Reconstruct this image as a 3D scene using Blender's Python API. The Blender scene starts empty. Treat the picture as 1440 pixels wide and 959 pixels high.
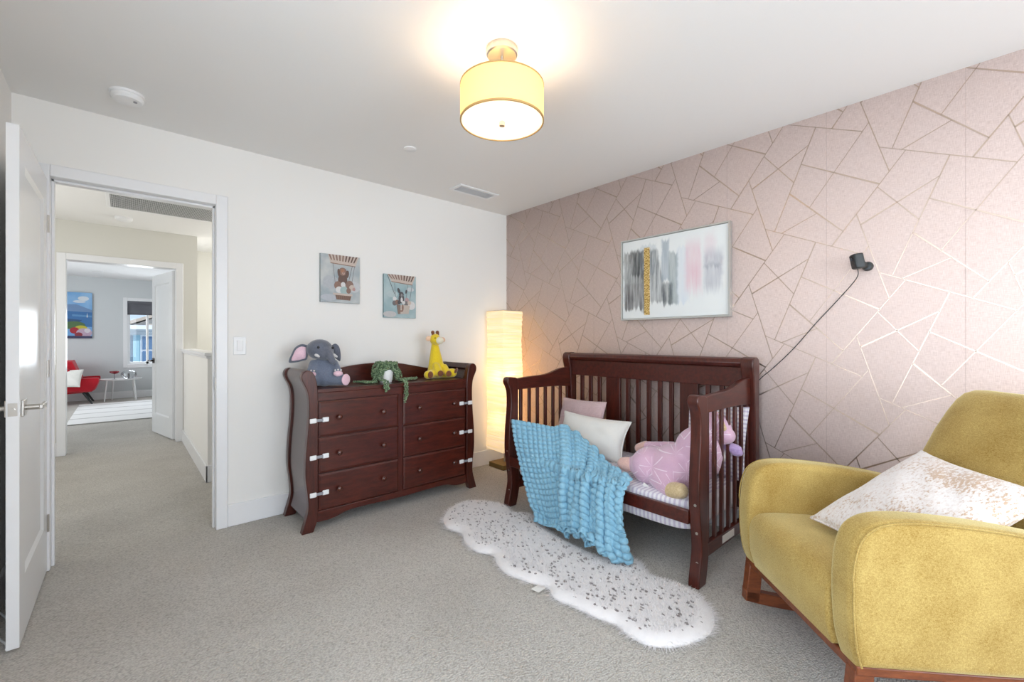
import bpy, bmesh, math, random
from math import sin, cos, pi, radians as RD
from mathutils import Vector as V, Matrix as M, Euler
import numpy as np
random.seed(7); rng = np.random.default_rng(7)
SC = bpy.context.scene; COL = SC.collection

# ---------------------------------------------------------------- camera geometry (used to measure places in the room)
FPX, HY, CH = 614.0, 477.5, 1.2
AZ = (math.atan2(545, 614) + pi/2 - math.atan2(688, 614)) / 2
FW = (sin(AZ), cos(AZ)); RT = (cos(AZ), -sin(AZ))
def _ray(u, v):
    s = (u-720)/FPX
    return FW[0]+s*RT[0], FW[1]+s*RT[1], (HY-v)/FPX
def atx(u, v, x):
    d = _ray(u, v); t = x/d[0]; return V((x, d[1]*t, CH+d[2]*t))
def aty(u, v, y):
    d = _ray(u, v); t = y/d[1]; return V((d[0]*t, y, CH+d[2]*t))
def atz(u, v, z):
    d = _ray(u, v); t = (z-CH)/d[2]; return V((d[0]*t, d[1]*t, z))

# ---------------------------------------------------------------- materials
class NT:
    def __init__(s, name):
        s.m = bpy.data.materials.new(name); s.m.use_nodes = True
        s.t = s.m.node_tree; s.n = s.t.nodes; s.l = s.t.links
        s.b = s.n['Principled BSDF']; s.out = s.n['Material Output']
    def N(s, typ, **kw):
        n = s.n.new(typ)
        for k, v in kw.items():
            if k.startswith('i_'):
                s.put(n.inputs[int(k[2:])] if k[2:].isdigit() else n.inputs[k[2:].replace('_', ' ')], v)
            else: setattr(n, k, v)
        return n
    def put(s, sock, v):
        if isinstance(v, bpy.types.NodeSocket): s.l.new(v, sock)
        elif v is not None: sock.default_value = v
    def math(s, op, a, b=None, c=None, clamp=False):
        n = s.n.new('ShaderNodeMath'); n.operation = op; n.use_clamp = clamp
        for i, x in enumerate((a, b, c)):
            if x is not None: s.put(n.inputs[i], x)
        return n.outputs[0]
    def ramp(s, fac, stops, interp='LINEAR'):
        n = s.n.new('ShaderNodeValToRGB'); e = n.color_ramp.elements; n.color_ramp.interpolation = interp
        while len(e) < len(stops): e.new(0.5)
        for i, (p, c) in enumerate(stops):
            e[i].position = p; e[i].color = (*c, 1) if len(c) == 3 else c
        s.put(n.inputs[0], fac); return n.outputs[0]
    def mix(s, f, a, b, mode='MIX'):
        n = s.n.new('ShaderNodeMix'); n.data_type = 'RGBA'; n.blend_type = mode
        s.put(n.inputs[0], f)
        for i, x in ((6, a), (7, b)):
            s.put(n.inputs[i], (*x, 1) if isinstance(x, tuple) and len(x) == 3 else x)
        return n.outputs[2]
    def coord(s, which='Object', scale=None):
        c = s.n.new('ShaderNodeTexCoord').outputs[which]
        if scale is not None:
            mp = s.n.new('ShaderNodeMapping'); s.l.new(c, mp.inputs[0])
            mp.inputs['Scale'].default_value = scale if hasattr(scale, '__len__') else (scale,)*3
            c = mp.outputs[0]
        return c
    def xyz(s, c):
        n = s.n.new('ShaderNodeSeparateXYZ'); s.l.new(c, n.inputs[0]); return n.outputs
    def noise(s, c, scale, detail=2, rough=.5):
        n = s.N('ShaderNodeTexNoise'); s.put(n.inputs['Vector'], c)
        n.inputs['Scale'].default_value = scale; n.inputs['Detail'].default_value = detail; n.inputs['Roughness'].default_value = rough
        return n.outputs['Fac']
    def vor(s, c, scale, out='Distance', feature='F1'):
        n = s.N('ShaderNodeTexVoronoi'); n.feature = feature; s.put(n.inputs['Vector'], c); n.inputs['Scale'].default_value = scale
        return n.outputs[out]
    def bump(s, h, strength=.3, dist=.01):
        n = s.n.new('ShaderNodeBump'); n.inputs['Strength'].default_value = strength; n.inputs['Distance'].default_value = dist
        s.l.new(h, n.inputs['Height']); s.l.new(n.outputs[0], s.b.inputs['Normal'])
    def set(s, **kw):
        for k, v in kw.items():
            k = {'col': 'Base Color', 'rough': 'Roughness', 'metal': 'Metallic', 'spec': 'Specular IOR Level', 'sheen': 'Sheen Weight',
                 'trans': 'Transmission Weight', 'emit': 'Emission Color', 'estr': 'Emission Strength', 'coat': 'Coat Weight', 'crough': 'Coat Roughness',
                 'sss': 'Subsurface Weight', 'alpha': 'Alpha'}[k]
            if isinstance(v, tuple) and len(v) == 3: v = (*v, 1)
            s.put(s.b.inputs[k], v)
        return s
def srgb(r, g, b):
    f = lambda c: (c/255/12.92 if c/255 <= .04045 else ((c/255+.055)/1.055)**2.4)
    return (f(r), f(g), f(b))
MATS = {}
def plain(name, col, rough=.5, **kw):
    if name not in MATS:
        t = NT(name); t.set(col=col, rough=rough, **kw)
        pnt = name.startswith('paint '); c = t.coord(); n = t.noise(c, 75 if pnt else 18, 4 if pnt else 3)
        t.put(t.b.inputs['Base Color'], t.mix(t.math('MULTIPLY', n, .9) if pnt else t.math('MULTIPLY', n, .12), col, tuple(x*.8 for x in col)))
        MATS[name] = t.m
    return MATS[name]
def fabric(name, col, col2, scale=400, bump=.35, rough=.9, sheen=.25, blot=6, blotamt=.5):
    t = NT(name); c = t.coord()
    w = t.noise(c, scale, 1); b = t.noise(c, blot, 3)
    f = t.math('ADD', t.math('MULTIPLY', w, .6), t.math('MULTIPLY', b, blotamt))
    t.put(t.b.inputs['Base Color'], t.ramp(f, [(.25, col2), (.75, col)]))
    t.set(rough=rough, sheen=sheen, spec=.25); t.bump(w, bump, .002); return t.m
def plush(name, col, col2, scale=140):
    return fabric(name, col, col2, scale, .8, .95, .5, 20, .35)
def wood(name, c1, c2, axis=(1, 1, 1), rough=.32, coat=.25):
    t = NT(name); c = t.coord(scale=axis)
    n = t.noise(c, 6, 4, .6); w = t.N('ShaderNodeTexNoise'); t.put(w.inputs['Vector'], c); w.inputs['Scale'].default_value = 40; w.inputs['Detail'].default_value = 3
    f = t.math('ADD', t.math('MULTIPLY', n, .7), t.math('MULTIPLY', w.outputs['Fac'], .3))
    t.put(t.b.inputs['Base Color'], t.ramp(f, [(.3, c1), (.7, c2)]))
    t.set(rough=rough, coat=coat, crough=.2, spec=.45); t.bump(f, .04, .002); return t.m

def wallmat(name, col):
    t = NT(name); c = t.coord(); n = t.noise(c, 160, 3)
    t.set(col=col, rough=.75, spec=.2); t.bump(n, .08, .003); return t.m
W_WALL = wallmat('wall paint', srgb(238, 236, 232)); W_CEIL = wallmat('ceiling paint', srgb(238, 237, 235))
W_HALL = wallmat('hall paint', srgb(220, 218, 210)); W_STUDY = wallmat('study paint', srgb(208, 211, 212))
TRIM = plain('white trim paint', srgb(236, 236, 237), .32); DOORM = plain('door paint', srgb(236, 237, 238), .25)
def carpet():
    t = NT('carpet loops'); c = t.coord()
    mp = t.N('ShaderNodeMapping'); t.l.new(c, mp.inputs[0]); mp.inputs['Scale'].default_value = (1, 1.6, 1)
    d = t.vor(mp.outputs[0], 115); n = t.noise(c, 2.2, 4); n2 = t.noise(c, 60, 2); n3 = t.noise(c, 9, 3)
    f = t.math('ADD', t.math('MULTIPLY', n2, .5), t.math('MULTIPLY', n, .6))
    base = t.ramp(f, [(.3, srgb(184, 178, 169)), (.75, srgb(214, 209, 201))])
    base = t.mix(t.math('MULTIPLY', t.math('SUBTRACT', d, .25, clamp=True), .75), base, srgb(116, 110, 102))
    base = t.mix(t.math('MULTIPLY', n3, .15), base, srgb(140, 134, 126))
    t.put(t.b.inputs['Base Color'], base); t.set(rough=.95, spec=.1, sheen=.15)
    t.bump(t.math('SUBTRACT', 1, d), .7, .006); return t.m
CARPET = carpet()
def wallpaper():
    t = NT('blush wallpaper'); c = t.coord(); x = t.xyz(c)
    def weave(o, s):
        n = t.N('ShaderNodeTexNoise'); n.noise_dimensions = '2D'
        cc = t.N('ShaderNodeCombineXYZ'); t.put(cc.inputs[0], t.math('MULTIPLY', x[1], s[0])); t.put(cc.inputs[1], t.math('MULTIPLY', x[2], s[1]))
        t.l.new(cc.outputs[0], n.inputs['Vector']); n.inputs['Scale'].default_value = 1; n.inputs['Detail'].default_value = 1; return n.outputs['Fac']
    a = weave(0, (520, 40)); b = weave(0, (40, 520)); f = t.math('MULTIPLY', t.math('ADD', a, b), .5)
    t.put(t.b.inputs['Base Color'], t.ramp(f, [(.3, srgb(212, 190, 182)), (.7, srgb(236, 217, 210))]))
    t.set(rough=.55, spec=.3); t.bump(f, .2, .001); return t.m
PAPER = wallpaper()
FOIL = plain('champagne foil', srgb(200, 178, 162), .30, metal=.92)
CHERRY = wood('espresso cherry wood', srgb(48, 15, 10), srgb(92, 36, 24), (1.2, 8, 8), .33, .25)
CHERRYV = wood('espresso cherry wood upright', srgb(46, 15, 10), srgb(88, 35, 23), (8, 8, 1.2), .33, .25)
WALNUT = wood('walnut wood', srgb(92, 44, 24), srgb(140, 76, 40), (8, 1.5, 8), .4, .15)
NICKEL = plain('brushed nickel', srgb(196, 192, 186), .28, metal=1.0)
DARKM = plain('dark bronze', srgb(70, 62, 56), .35, metal=1.0)
WPLAST = plain('white plastic', srgb(238, 238, 238), .35)
GPLAST = plain('grey plastic', srgb(150, 150, 155), .4)
BPLAST = plain('black plastic', srgb(44, 47, 48), .35); BGLOSS = plain('black gloss', srgb(8, 8, 10), .08)
def glassy(name, tint=(1, 1, 1), refl=.08):
    t = NT(name); tr = t.N('ShaderNodeBsdfTransparent'); tr.inputs[0].default_value = (*tint, 1)
    gl = t.N('ShaderNodeBsdfGlossy'); gl.inputs['Roughness'].default_value = .02
    lw = t.N('ShaderNodeLayerWeight'); lw.inputs[0].default_value = .25
    mx = t.N('ShaderNodeMixShader'); t.put(mx.inputs[0], t.math('ADD', t.math('MULTIPLY', lw.outputs['Fresnel'], .7), refl, clamp=True))
    t.l.new(tr.outputs[0], mx.inputs[1]); t.l.new(gl.outputs[0], mx.inputs[2]); t.l.new(mx.outputs[0], t.out.inputs[0]); return t.m
PANE = glassy('window glass', (1, 1, 1), .0)

# ---------------------------------------------------------------- mesh builder
def wm(o):
    m = o.matrix_basis.copy()
    return wm(o.parent) @ m if o.parent else m
class B:
    def __init__(s): s.b = bmesh.new(); s.mi = 0
    def _f(s, vs):
        try: f = s.b.faces.new(vs); f.material_index = s.mi; return f
        except ValueError: return None
    def box(s, x0, x1, y0, y1, z0, z1):
        v = [s.b.verts.new(p) for p in ((x0,y0,z0),(x1,y0,z0),(x1,y1,z0),(x0,y1,z0),(x0,y0,z1),(x1,y0,z1),(x1,y1,z1),(x0,y1,z1))]
        for q in ((3,2,1,0),(4,5,6,7),(0,1,5,4),(1,2,6,5),(2,3,7,6),(3,0,4,7)): s._f([v[i] for i in q])
        return s
    def boxm(s, size, mat):
        x, y, z = (a/2 for a in size)
        n = len(s.b.verts); s.box(-x, x, -y, y, -z, z); s.b.verts.ensure_lookup_table()
        for v in s.b.verts[n:]: v.co = mat @ v.co
        return s
    def prism(s, pts, ax, a0, a1):
        def P(p, a): return {'x': (a, p[0], p[1]), 'y': (p[0], a, p[1]), 'z': (p[0], p[1], a)}[ax]
        A = [s.b.verts.new(P(p, a0)) for p in pts]; C = [s.b.verts.new(P(p, a1)) for p in pts]
        n = len(pts)
        for i in range(n): s._f([A[i], A[(i+1) % n], C[(i+1) % n], C[i]])
        s._f(A[::-1]); s._f(C); return s
    def loft(s, rings, close=True, cap=True):
        R = [[s.b.verts.new(p) for p in r] for r in rings]; n = len(R[0])
        for a, b in zip(R, R[1:]):
            for i in range(n if close else n-1): s._f([a[i], a[(i+1) % n], b[(i+1) % n], b[i]])
        if cap and close: s._f(R[0][::-1]); s._f(R[-1])
        return s
    def lathe(s, prof, c=(0, 0, 0), n=32, mat=None):
        mat = mat or M.Identity(4); c = V(c)
        return s.loft([[c + (mat @ V((max(r, 1e-4)*cos(2*pi*i/n), max(r, 1e-4)*sin(2*pi*i/n), z))) for i in range(n)] for r, z in prof])
    def tube(s, pts, r, n=8):
        pts = [V(p) for p in pts]; rings = []; ref = None
        for i, p in enumerate(pts):
            t = (pts[min(i+1, len(pts)-1)] - pts[max(i-1, 0)]).normalized()
            if ref is None: ref = V((0, 0, 1)) if abs(t.z) < .9 else V((1, 0, 0))
            u = (ref - t*ref.dot(t)).normalized(); w = t.cross(u); ref = u
            rr = r[i] if hasattr(r, '__len__') else r
            rings.append([p + (u*cos(2*pi*k/n) + w*sin(2*pi*k/n))*rr for k in range(n)])
        return s.loft(rings)
    def ell(s, c, r, rot=(0, 0, 0), nu=20, nv=12):
        m = Euler(rot).to_matrix(); r = r if hasattr(r, '__len__') else (r,)*3; c = V(c); rings = []
        for j in range(nv+1):
            a = -pi/2 + pi*j/nv; k = max(cos(a), 1e-3)
            rings.append([c + m @ V((r[0]*k*cos(2*pi*i/nu), r[1]*k*sin(2*pi*i/nu), r[2]*sin(a))) for i in range(nu)])
        return s.loft(rings)
    def caps(s, a, b, ra, rb, n=10):
        a, b = V(a), V(b)
        for k in range(n+1):
            t = k/n; s.ell(a.lerp(b, t), ra+(rb-ra)*t, nu=14, nv=8)
        return s
    def grid(s, fn, nu, nv):
        g = [[s.b.verts.new(fn(i/nu, j/nv)) for i in range(nu+1)] for j in range(nv+1)]
        for j in range(nv):
            for i in range(nu): s._f([g[j][i], g[j][i+1], g[j+1][i+1], g[j+1][i]])
        return s
    def poly(s, pts):
        s._f([s.b.verts.new(p) for p in pts]); return s
    def obj(s, name, mats, parent=None, w=True, bevel=0, seg=2, ang=38, sub=0, remesh=0, smooth=0, solid=0, fix=True):
        me = bpy.data.meshes.new(name)
        if fix: bmesh.ops.recalc_face_normals(s.b, faces=s.b.faces)
        for f in s.b.faces: f.smooth = True
        if ang < 180:
            lim = RD(ang)
            for e in s.b.edges:
                if len(e.link_faces) == 2 and e.calc_face_angle(0) > lim: e.smooth = False
        s.b.to_mesh(me); s.b.free()
        o = bpy.data.objects.new(name, me); COL.objects.link(o)
        for m in (mats if isinstance(mats, (list, tuple)) else [mats]): me.materials.append(m)
        if parent is not None:
            o.parent = parent
            if w: me.transform(wm(parent).inverted())
        if remesh:
            md = o.modifiers.new('r', 'REMESH'); md.mode = 'VOXEL'; md.voxel_size = remesh; md.use_smooth_shade = True
            md = o.modifiers.new('s', 'SMOOTH'); md.iterations = smooth or 6; md.factor = .5
        if solid: md = o.modifiers.new('t', 'SOLIDIFY'); md.thickness = solid; md.offset = 0
        if bevel:
            md = o.modifiers.new('b', 'BEVEL'); md.width = bevel; md.segments = seg; md.limit_method = 'ANGLE'; md.angle_limit = RD(40); md.harden_normals = False
        if sub: md = o.modifiers.new('u', 'SUBSURF'); md.levels = sub; md.render_levels = sub
        return o
def tag(o, label, cat, group=None, kind=None):
    o['label'] = label; o['category'] = cat
    if group: o['group'] = group
    if kind: o['kind'] = kind
    return o
def thing(name, label, cat, loc, rotz=0, group=None):
    o = bpy.data.objects.new(name, None); COL.objects.link(o); o.empty_display_size = .1
    o.location = loc; o.rotation_euler = (0, 0, rotz); return tag(o, label, cat, group)
def struct(o):
    o['kind'] = 'structure'; return o
def look(d): return V(d).to_track_quat('Z', 'Y').to_matrix().to_4x4()

# ---------------------------------------------------------------- rooms
XL, XR, YF, YB, H = -.42, 2.868, -2.60, 3.305, 2.44
YH = YB + .12                       # hall side of the bedroom's back wall
YS, YS2 = 6.45, 6.57                # hall / study wall
YE = 12.0
B().box(-3.0, XR+.2, YF-.2, YE+.2, -.1, 0).obj('floor', CARPET)['kind'] = 'structure'
B().box(-3.0, XR+.2, YF-.2, YE+.2, H, H+.1).obj('ceiling', W_CEIL)['kind'] = 'structure'
DX0, DX1, DZ = -.285, .436, 2.05
struct(B().box(XL-.12, DX0-.02, YB, YH, 0, H).box(DX1+.02, XR, YB, YH, 0, H).box(DX0-.02, DX1+.02, YB, YH, DZ+.02, H).obj('wall_back', W_WALL))
# left wall with a window beside the camera, front wall with a wide window behind it
LW = (-.90, 1.18, .60, 2.18); FWN = (.05, 2.45, .35, 2.2)
struct(B().box(XL-.12, XL, YF-.12, LW[0], 0, H).box(XL-.12, XL, LW[1], YB, 0, H).box(XL-.12, XL, LW[0], LW[1], 0, LW[2]).box(XL-.12, XL, LW[0], LW[1], LW[3], H).obj('wall_left', W_WALL))
struct(B().box(XL, FWN[0], YF-.12, YF, 0, H).box(FWN[1], XR, YF-.12, YF, 0, H).box(FWN[0], FWN[1], YF-.12, YF, 0, FWN[2]).box(FWN[0], FWN[1], YF-.12, YF, FWN[3], H).obj('wall_front', W_WALL))
b = B()
for a in (FWN[0], (FWN[0]+FWN[1])/2-.02, FWN[1]-.04): b.box(a, a+.04, YF-.08, YF-.03, FWN[2], FWN[3])
for a in (FWN[2], FWN[3]-.04): b.box(FWN[0], FWN[1], YF-.08, YF-.03, a, a+.04)
struct(b.obj('window_1', TRIM))
b = B()
for a in (LW[0], (LW[0]+LW[1])/2-.02, LW[1]-.04): b.box(XL-.08, XL-.03, a, a+.04, LW[2], LW[3])
for a in (LW[2], LW[3]-.04): b.box(XL-.08, XL-.03, LW[0], LW[1], a, a+.04)
struct(b.obj('window_2', TRIM))
# wallpapered wall: the foil lines are part of the same mesh
b = B(); b.box(XR, XR+.12, YF-.12, YH, 0, H)
b.mi = 1
PY, PZ = 1.053, .637
tile = [((2.521,2.177),(2.064,1.963),.0045,.006), ((2.27,2.055),(2.471,1.523),.0065,.005), ((2.421,2.132),(2.719,1.710),.0045,.008),
        ((2.608,1.833),(2.487,1.418),.005,.0055), ((2.847,2.182),(2.521,1.990),.006,.010), ((2.569,2.312),(2.818,1.948),.0045,.005),
        ((2.530,1.978),(2.377,1.784),.005,.006), ((2.604,1.794),(2.309,1.967),.010,.005), ((2.393,2.355),(2.158,2.109),.010,.006),
        ((2.270,2.214),(2.421,2.145),.005,.006)]
def snap(tile):
    copies = [((p[0]-i*PY/2, p[1]+j*PZ+(PZ/2 if i % 2 else 0)), (q[0]-i*PY/2, q[1]+j*PZ+(PZ/2 if i % 2 else 0)), k) for k, (p, q, _, _) in enumerate(tile) for i in range(-2, 3) for j in range(-2, 3)]
    out = []
    for k, (p, q, w0, w1) in enumerate(tile):
        ends = []
        for e, o_ in ((p, q), (q, p)):
            best = None; d = (e[0]-o_[0], e[1]-o_[1])
            for a, b_, kk in copies:
                if kk == k: continue
                r_ = (b_[0]-a[0], b_[1]-a[1]); den = d[0]*r_[1]-d[1]*r_[0]
                if abs(den) < 1e-6: continue
                t_ = ((a[0]-o_[0])*r_[1]-(a[1]-o_[1])*r_[0])/den; u_ = ((a[0]-o_[0])*d[1]-(a[1]-o_[1])*d[0])/den
                if -.03 < u_ < 1.03 and abs(t_-1)*math.hypot(*d) < .06 and (best is None or abs(t_-1) < abs(best-1)): best = t_
            t_ = best or 1.; ends.append((o_[0]+d[0]*t_, o_[1]+d[1]*t_))
        out.append((ends[0], ends[1], w0, w1))
    return out
tile = snap(tile)
def clipseg(p, q):
    t0, t1 = 0., 1.
    for d, lo, hi, a in ((q[0]-p[0], YF, YB, p[0]), (q[1]-p[1], .14, H, p[1])):
        if abs(d) < 1e-9: continue
        r = sorted(((lo-a)/d, (hi-a)/d)); t0, t1 = max(t0, r[0]), min(t1, r[1])
    return (t0, t1) if t1 - t0 > .01 else None
for i in range(-3, 12):
    for j in range(-4, 6):
        dy = -i*PY/2; dz = j*PZ + (PZ/2 if i % 2 else 0)
        for p, q, w0, w1 in tile:
            p2 = (p[0]+dy, p[1]+dz); q2 = (q[0]+dy, q[1]+dz); c = clipseg(p2, q2)
            if not c: continue
            L = lambda t: V((XR-.0006, p2[0]+(q2[0]-p2[0])*t, p2[1]+(q2[1]-p2[1])*t))
            a0, a1 = L(c[0]), L(c[1]); d = (a1-a0).normalized(); n = V((0, -d.z, d.y))
            w0_, w1_ = w0*.8, w1*.8; b.poly([a0-n*w0_/2, a0+n*w0_/2, a1+n*w1_/2, a1-n*w1_/2])
b.mi = 2
for k in range(-2, 9):
    y = .112 + k*.5265
    if YF < y < YB: b.poly([(XR-.0003, y-.0008, 0), (XR-.0003, y-.0008, H), (XR-.0003, y+.0008, H), (XR-.0003, y+.0008, 0)])
struct(b.obj('wall_right', [PAPER, FOIL, plain('wallpaper seam', srgb(196, 173, 166), .7)], fix=False))
# baseboards
def base(name, pts, th=.015, h=.14):
    b = B()
    for (x0, y0), (x1, y1) in pts: b.box(min(x0, x1), max(x0, x1), min(y0, y1), max(y0, y1), 0, h)
    return struct(b.obj(name, TRIM, bevel=.004))
base('baseboard_back', [((DX1+.062, YB-.015), (XR, YB))]); base('baseboard_right', [((XR-.015, YF), (XR, YB-.016))])
base('baseboard_left', [((XL, YF), (XL+.015, YB-.016))])
# bedroom door casing and jambs
def casing(name, x0, x1, zt, yf, yd, cw=.062, th=.018):
    """yf: wall face, yd: sign of the side the casing stands on; jamb runs through the wall"""
    b = B(); a, c = sorted((yf, yf+yd*th))
    b.box(x0-cw, x0, a, c, 0, zt+cw).box(x1, x1+cw, a, c, 0, zt+cw).box(x0, x1, a, c, zt, zt+cw)
    return struct(b.obj(name, TRIM, bevel=.004))
casing('trim_1', DX0, DX1, DZ, YB, -1); casing('trim_2', DX0, DX1, DZ, YH, 1)
b = B(); b.box(DX0-.02, DX0, YB, YH, 0, DZ+.02).box(DX1, DX1+.02, YB, YH, 0, DZ+.02).box(DX0, DX1, YB, YH, DZ, DZ+.02)
b.box(DX1-.012, DX1, YB+.04, YB+.075, 0, DZ).box(DX0, DX0+.012, YB+.04, YB+.075, 0, DZ).box(DX0, DX1, YB+.04, YB+.075, DZ-.012, DZ)
jm = struct(b.obj('trim_3', TRIM, bevel=.002))
B().box(DX1-.003, DX1, YB+.006, YB+.034, .88, .96).obj('strike_plate', NICKEL, jm)
# bedroom door, swung open against the left wall
def panel_door(name, w, h, th, mat, extra=0):
    """leaf in local coords: hinge at origin, leaf along +X, thickness along Y, recessed shaker panel on both faces"""
    b = B(); st = .115; t2 = th/2
    b.box(0, st, -t2, t2, .01, h).box(w-st, w, -t2, t2, .01, h).box(st, w-st, -t2, t2, .01, .25).box(st, w-st, -t2, t2, h-.125, h)
    for s in (-1, 1):   # sloped sticking round the recess
        y0, y1 = s*t2, s*(t2-.010); e = .018; X0, X1, Z0, Z1 = st, w-st, .25, h-.125
        b.poly([(X0,y0,Z0),(X1,y0,Z0),(X1-e,y1,Z0+e),(X0+e,y1,Z0+e)]); b.poly([(X0,y0,Z1),(X1,y0,Z1),(X1-e,y1,Z1-e),(X0+e,y1,Z1-e)])
        b.poly([(X0,y0,Z0),(X0,y0,Z1),(X0+e,y1,Z1-e),(X0+e,y1,Z0+e)]); b.poly([(X1,y0,Z0),(X1,y0,Z1),(X1-e,y1,Z1-e),(X1-e,y1,Z0+e)])
        b.poly([(X0+e,y1,Z0+e),(X1-e,y1,Z0+e),(X1-e,y1,Z1-e),(X0+e,y1,Z1-e)])
    return struct(b.obj(name, mat))
def lever(parent, x, side, z, mat, back):
    """square rose + lever; side = +-1 face, back = direction of lever along X"""
    y = side*.0175
    b = B(); b.boxm((.064, .009, .064), M.Translation((x, y+side*.0045, z))); b.tube([(x, y, z), (x, y+side*.05, z)], .011, 14)
    b.boxm((.115, .012, .018), M.Translation((x+back*.045, y+side*.052, z)))
    return b.obj('door_handle', mat, parent, w=False, bevel=.002)
dw = .757
d1 = panel_door('door_1', dw, 2.03, .035, DOORM); d1.location = (-.3125, 3.284, 0); d1.rotation_euler = (0, 0, RD(-90.4))
lever(d1, dw-.065, 1, .93, NICKEL, -1); lever(d1, dw-.065, -1, .93, NICKEL, -1)
B().box(dw, dw+.0015, -.0125, .0125, .905, .955).tube([(dw-.002, 0, .93), (dw+.008, 0, .93)], .007, 12).obj('latch_plate', NICKEL, d1, w=False)
for z in (.25, 1.05, 1.80): B().tube([(-.004, .02, z-.045), (-.004, .02, z+.045)], .006, 10).box(-.002, .0, -.015, .015, z-.045, z+.045).obj('hinge', NICKEL, d1, w=False)
# hall
HX0, HX1 = -1.35, 2.1
struct(B().box(HX0-.12, HX0, YH, YS, 0, H).obj('wall_hall_left', W_HALL))
SX0, SX1, SZ = -.445, .46, 2.03
struct(B().box(HX0-.12, SX0-.02, YS, YS2, 0, H).box(SX1+.02, .665, YS, YS2, 0, H).box(SX0-.02, SX1+.02, YS, YS2, SZ+.02, H).obj('wall_hall_far', W_HALL))
casing('trim_4', SX0, SX1, SZ, YS, -1, .068); casing('trim_5', SX0, SX1, SZ, YS2, 1, .068)
struct(B().box(SX0-.02, SX0, YS, YS2, 0, SZ+.02).box(SX1, SX1+.02, YS, YS2, 0, SZ+.02).box(SX0, SX1, YS, YS2, SZ, SZ+.02).obj('trim_6', TRIM, bevel=.002))
base('baseboard_hall_far', [((HX0, YS-.015), (SX0-.068, YS))])
# half wall round the stairwell, with a cap
hw = struct(B().box(.53, .62, 4.45, YS, 0, 1.06).box(.62, HX1, 4.45, 4.54, 0, 1.06).obj('wall_half', W_WALL))
B().box(.505, .645, 4.425, YS, 1.06, 1.09).box(.645, HX1, 4.425, 4.565, 1.06, 1.09).box(.518, .632, 4.438, YS, 1.04, 1.06).box(.632, HX1, 4.438, 4.552, 1.04, 1.06).obj('cap_rail', TRIM, hw, bevel=.004)
base('baseboard_hall_right', [((.515, 4.435), (.53, YS-.001)), ((.515, 4.435), (HX1, 4.45))])
struct(B().box(HX1, HX1+.12, YH, 7.62, 0, H).obj('wall_stair_right', W_HALL))
struct(B().box(.56, HX1, 7.5, 7.62, 0, H).obj('wall_stair_far', W_HALL))
# study
struct(B().box(.56, .665, YS2, 7.5, 0, H).box(1.6, 1.72, 7.62, YE, 0, H).obj('wall_study_right', W_STUDY))
struct(B().box(-2.72, -2.6, YS2, YE, 0, H).box(-2.6, HX0-.12, YS, YS2, 0, H).obj('wall_study_left', W_STUDY))
WX0, WX1, WZ0, WZ1 = .03, .95, .66, 2.03
struct(B().box(-2.72, WX0, YE, YE+.14, 0, H).box(WX1, 1.72, YE, YE+.14, 0, H).box(WX0, WX1, YE, YE+.14, 0, WZ0).box(WX0, WX1, YE, YE+.14, WZ1, H).obj('wall_study_back', W_STUDY))
base('baseboard_study_back', [((-2.6, YE-.015), (1.6, YE))])
b = B(); c_ = .03
b.box(WX0-.035, WX0+.03, YE-.012, YE+.10, WZ0-.035, WZ1+.035).box(WX1-.03, WX1+.035, YE-.012, YE+.10, WZ0-.035, WZ1+.035)
b.box(WX0+.03, WX1-.03, YE-.02, YE+.10, WZ0-.045, WZ0+.03).box(WX0+.03, WX1-.03, YE-.012, YE+.10, WZ1-.03, WZ1+.035)
w3 = struct(b.obj('window_3', TRIM, bevel=.003))
B().box(WX0+.03, WX0+.075, YE+.05, YE+.09, WZ0+.03, WZ1-.03).box(.36, .40, YE+.05, YE+.09, WZ0+.03, WZ1-.03).box(WX1-.075, WX1-.03, YE+.05, YE+.09, WZ0+.03, WZ1-.03).box(WX0+.075, WX1-.075, YE+.05, YE+.09, WZ0+.03, WZ0+.075).box(WX0+.075, WX1-.075, YE+.05, YE+.09, WZ1-.075, WZ1-.03).obj('window_frame', WPLAST, w3)
B().box(WX0+.07, WX1-.07, YE+.068, YE+.072, WZ0+.07, WZ1-.07).obj('window_pane', PANE, w3)
SHADE = fabric('grey roller fabric', srgb(112, 112, 118), srgb(92, 92, 98), 300)
rs = thing('roller_shade', 'dark grey roller shade half drawn at the top of the far room window', 'window shade', (.49, YE+.03, WZ1-.03))
B().box(WX0+.032, WX1-.032, YE+.020, YE+.024, WZ1-.29, WZ1-.03).obj('shade_cloth', SHADE, rs)
B().box(WX0+.032, WX1-.032, YE+.012, YE+.032, WZ1-.315, WZ1-.29).obj('hem_bar', plain('shade bar', srgb(84, 84, 90), .6), rs, bevel=.004)
B().box(WX0+.032, WX1-.032, YE+.0, YE+.04, WZ1-.085, WZ1-.03).obj('roller', SHADE, rs, bevel=.01)
# study door, standing open
d2 = panel_door('door_2', .78, 2.02, .035, DOORM); d2.location = (.452, YS2+.022, 0); d2.rotation_euler = (0, 0, RD(101.5))
lever(d2, .715, 1, .93, DARKM, -1); lever(d2, .715, -1, .93, DARKM, -1)
for z in (.28, 1.05, 1.83): B().tube([(-.006, -.0225, z-.05), (-.006, -.0225, z+.05)], .008, 10).box(-.012, .012, -.02, -.0175, z-.05, z+.05).obj('hinge', DARKM, d2, w=False)

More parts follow.
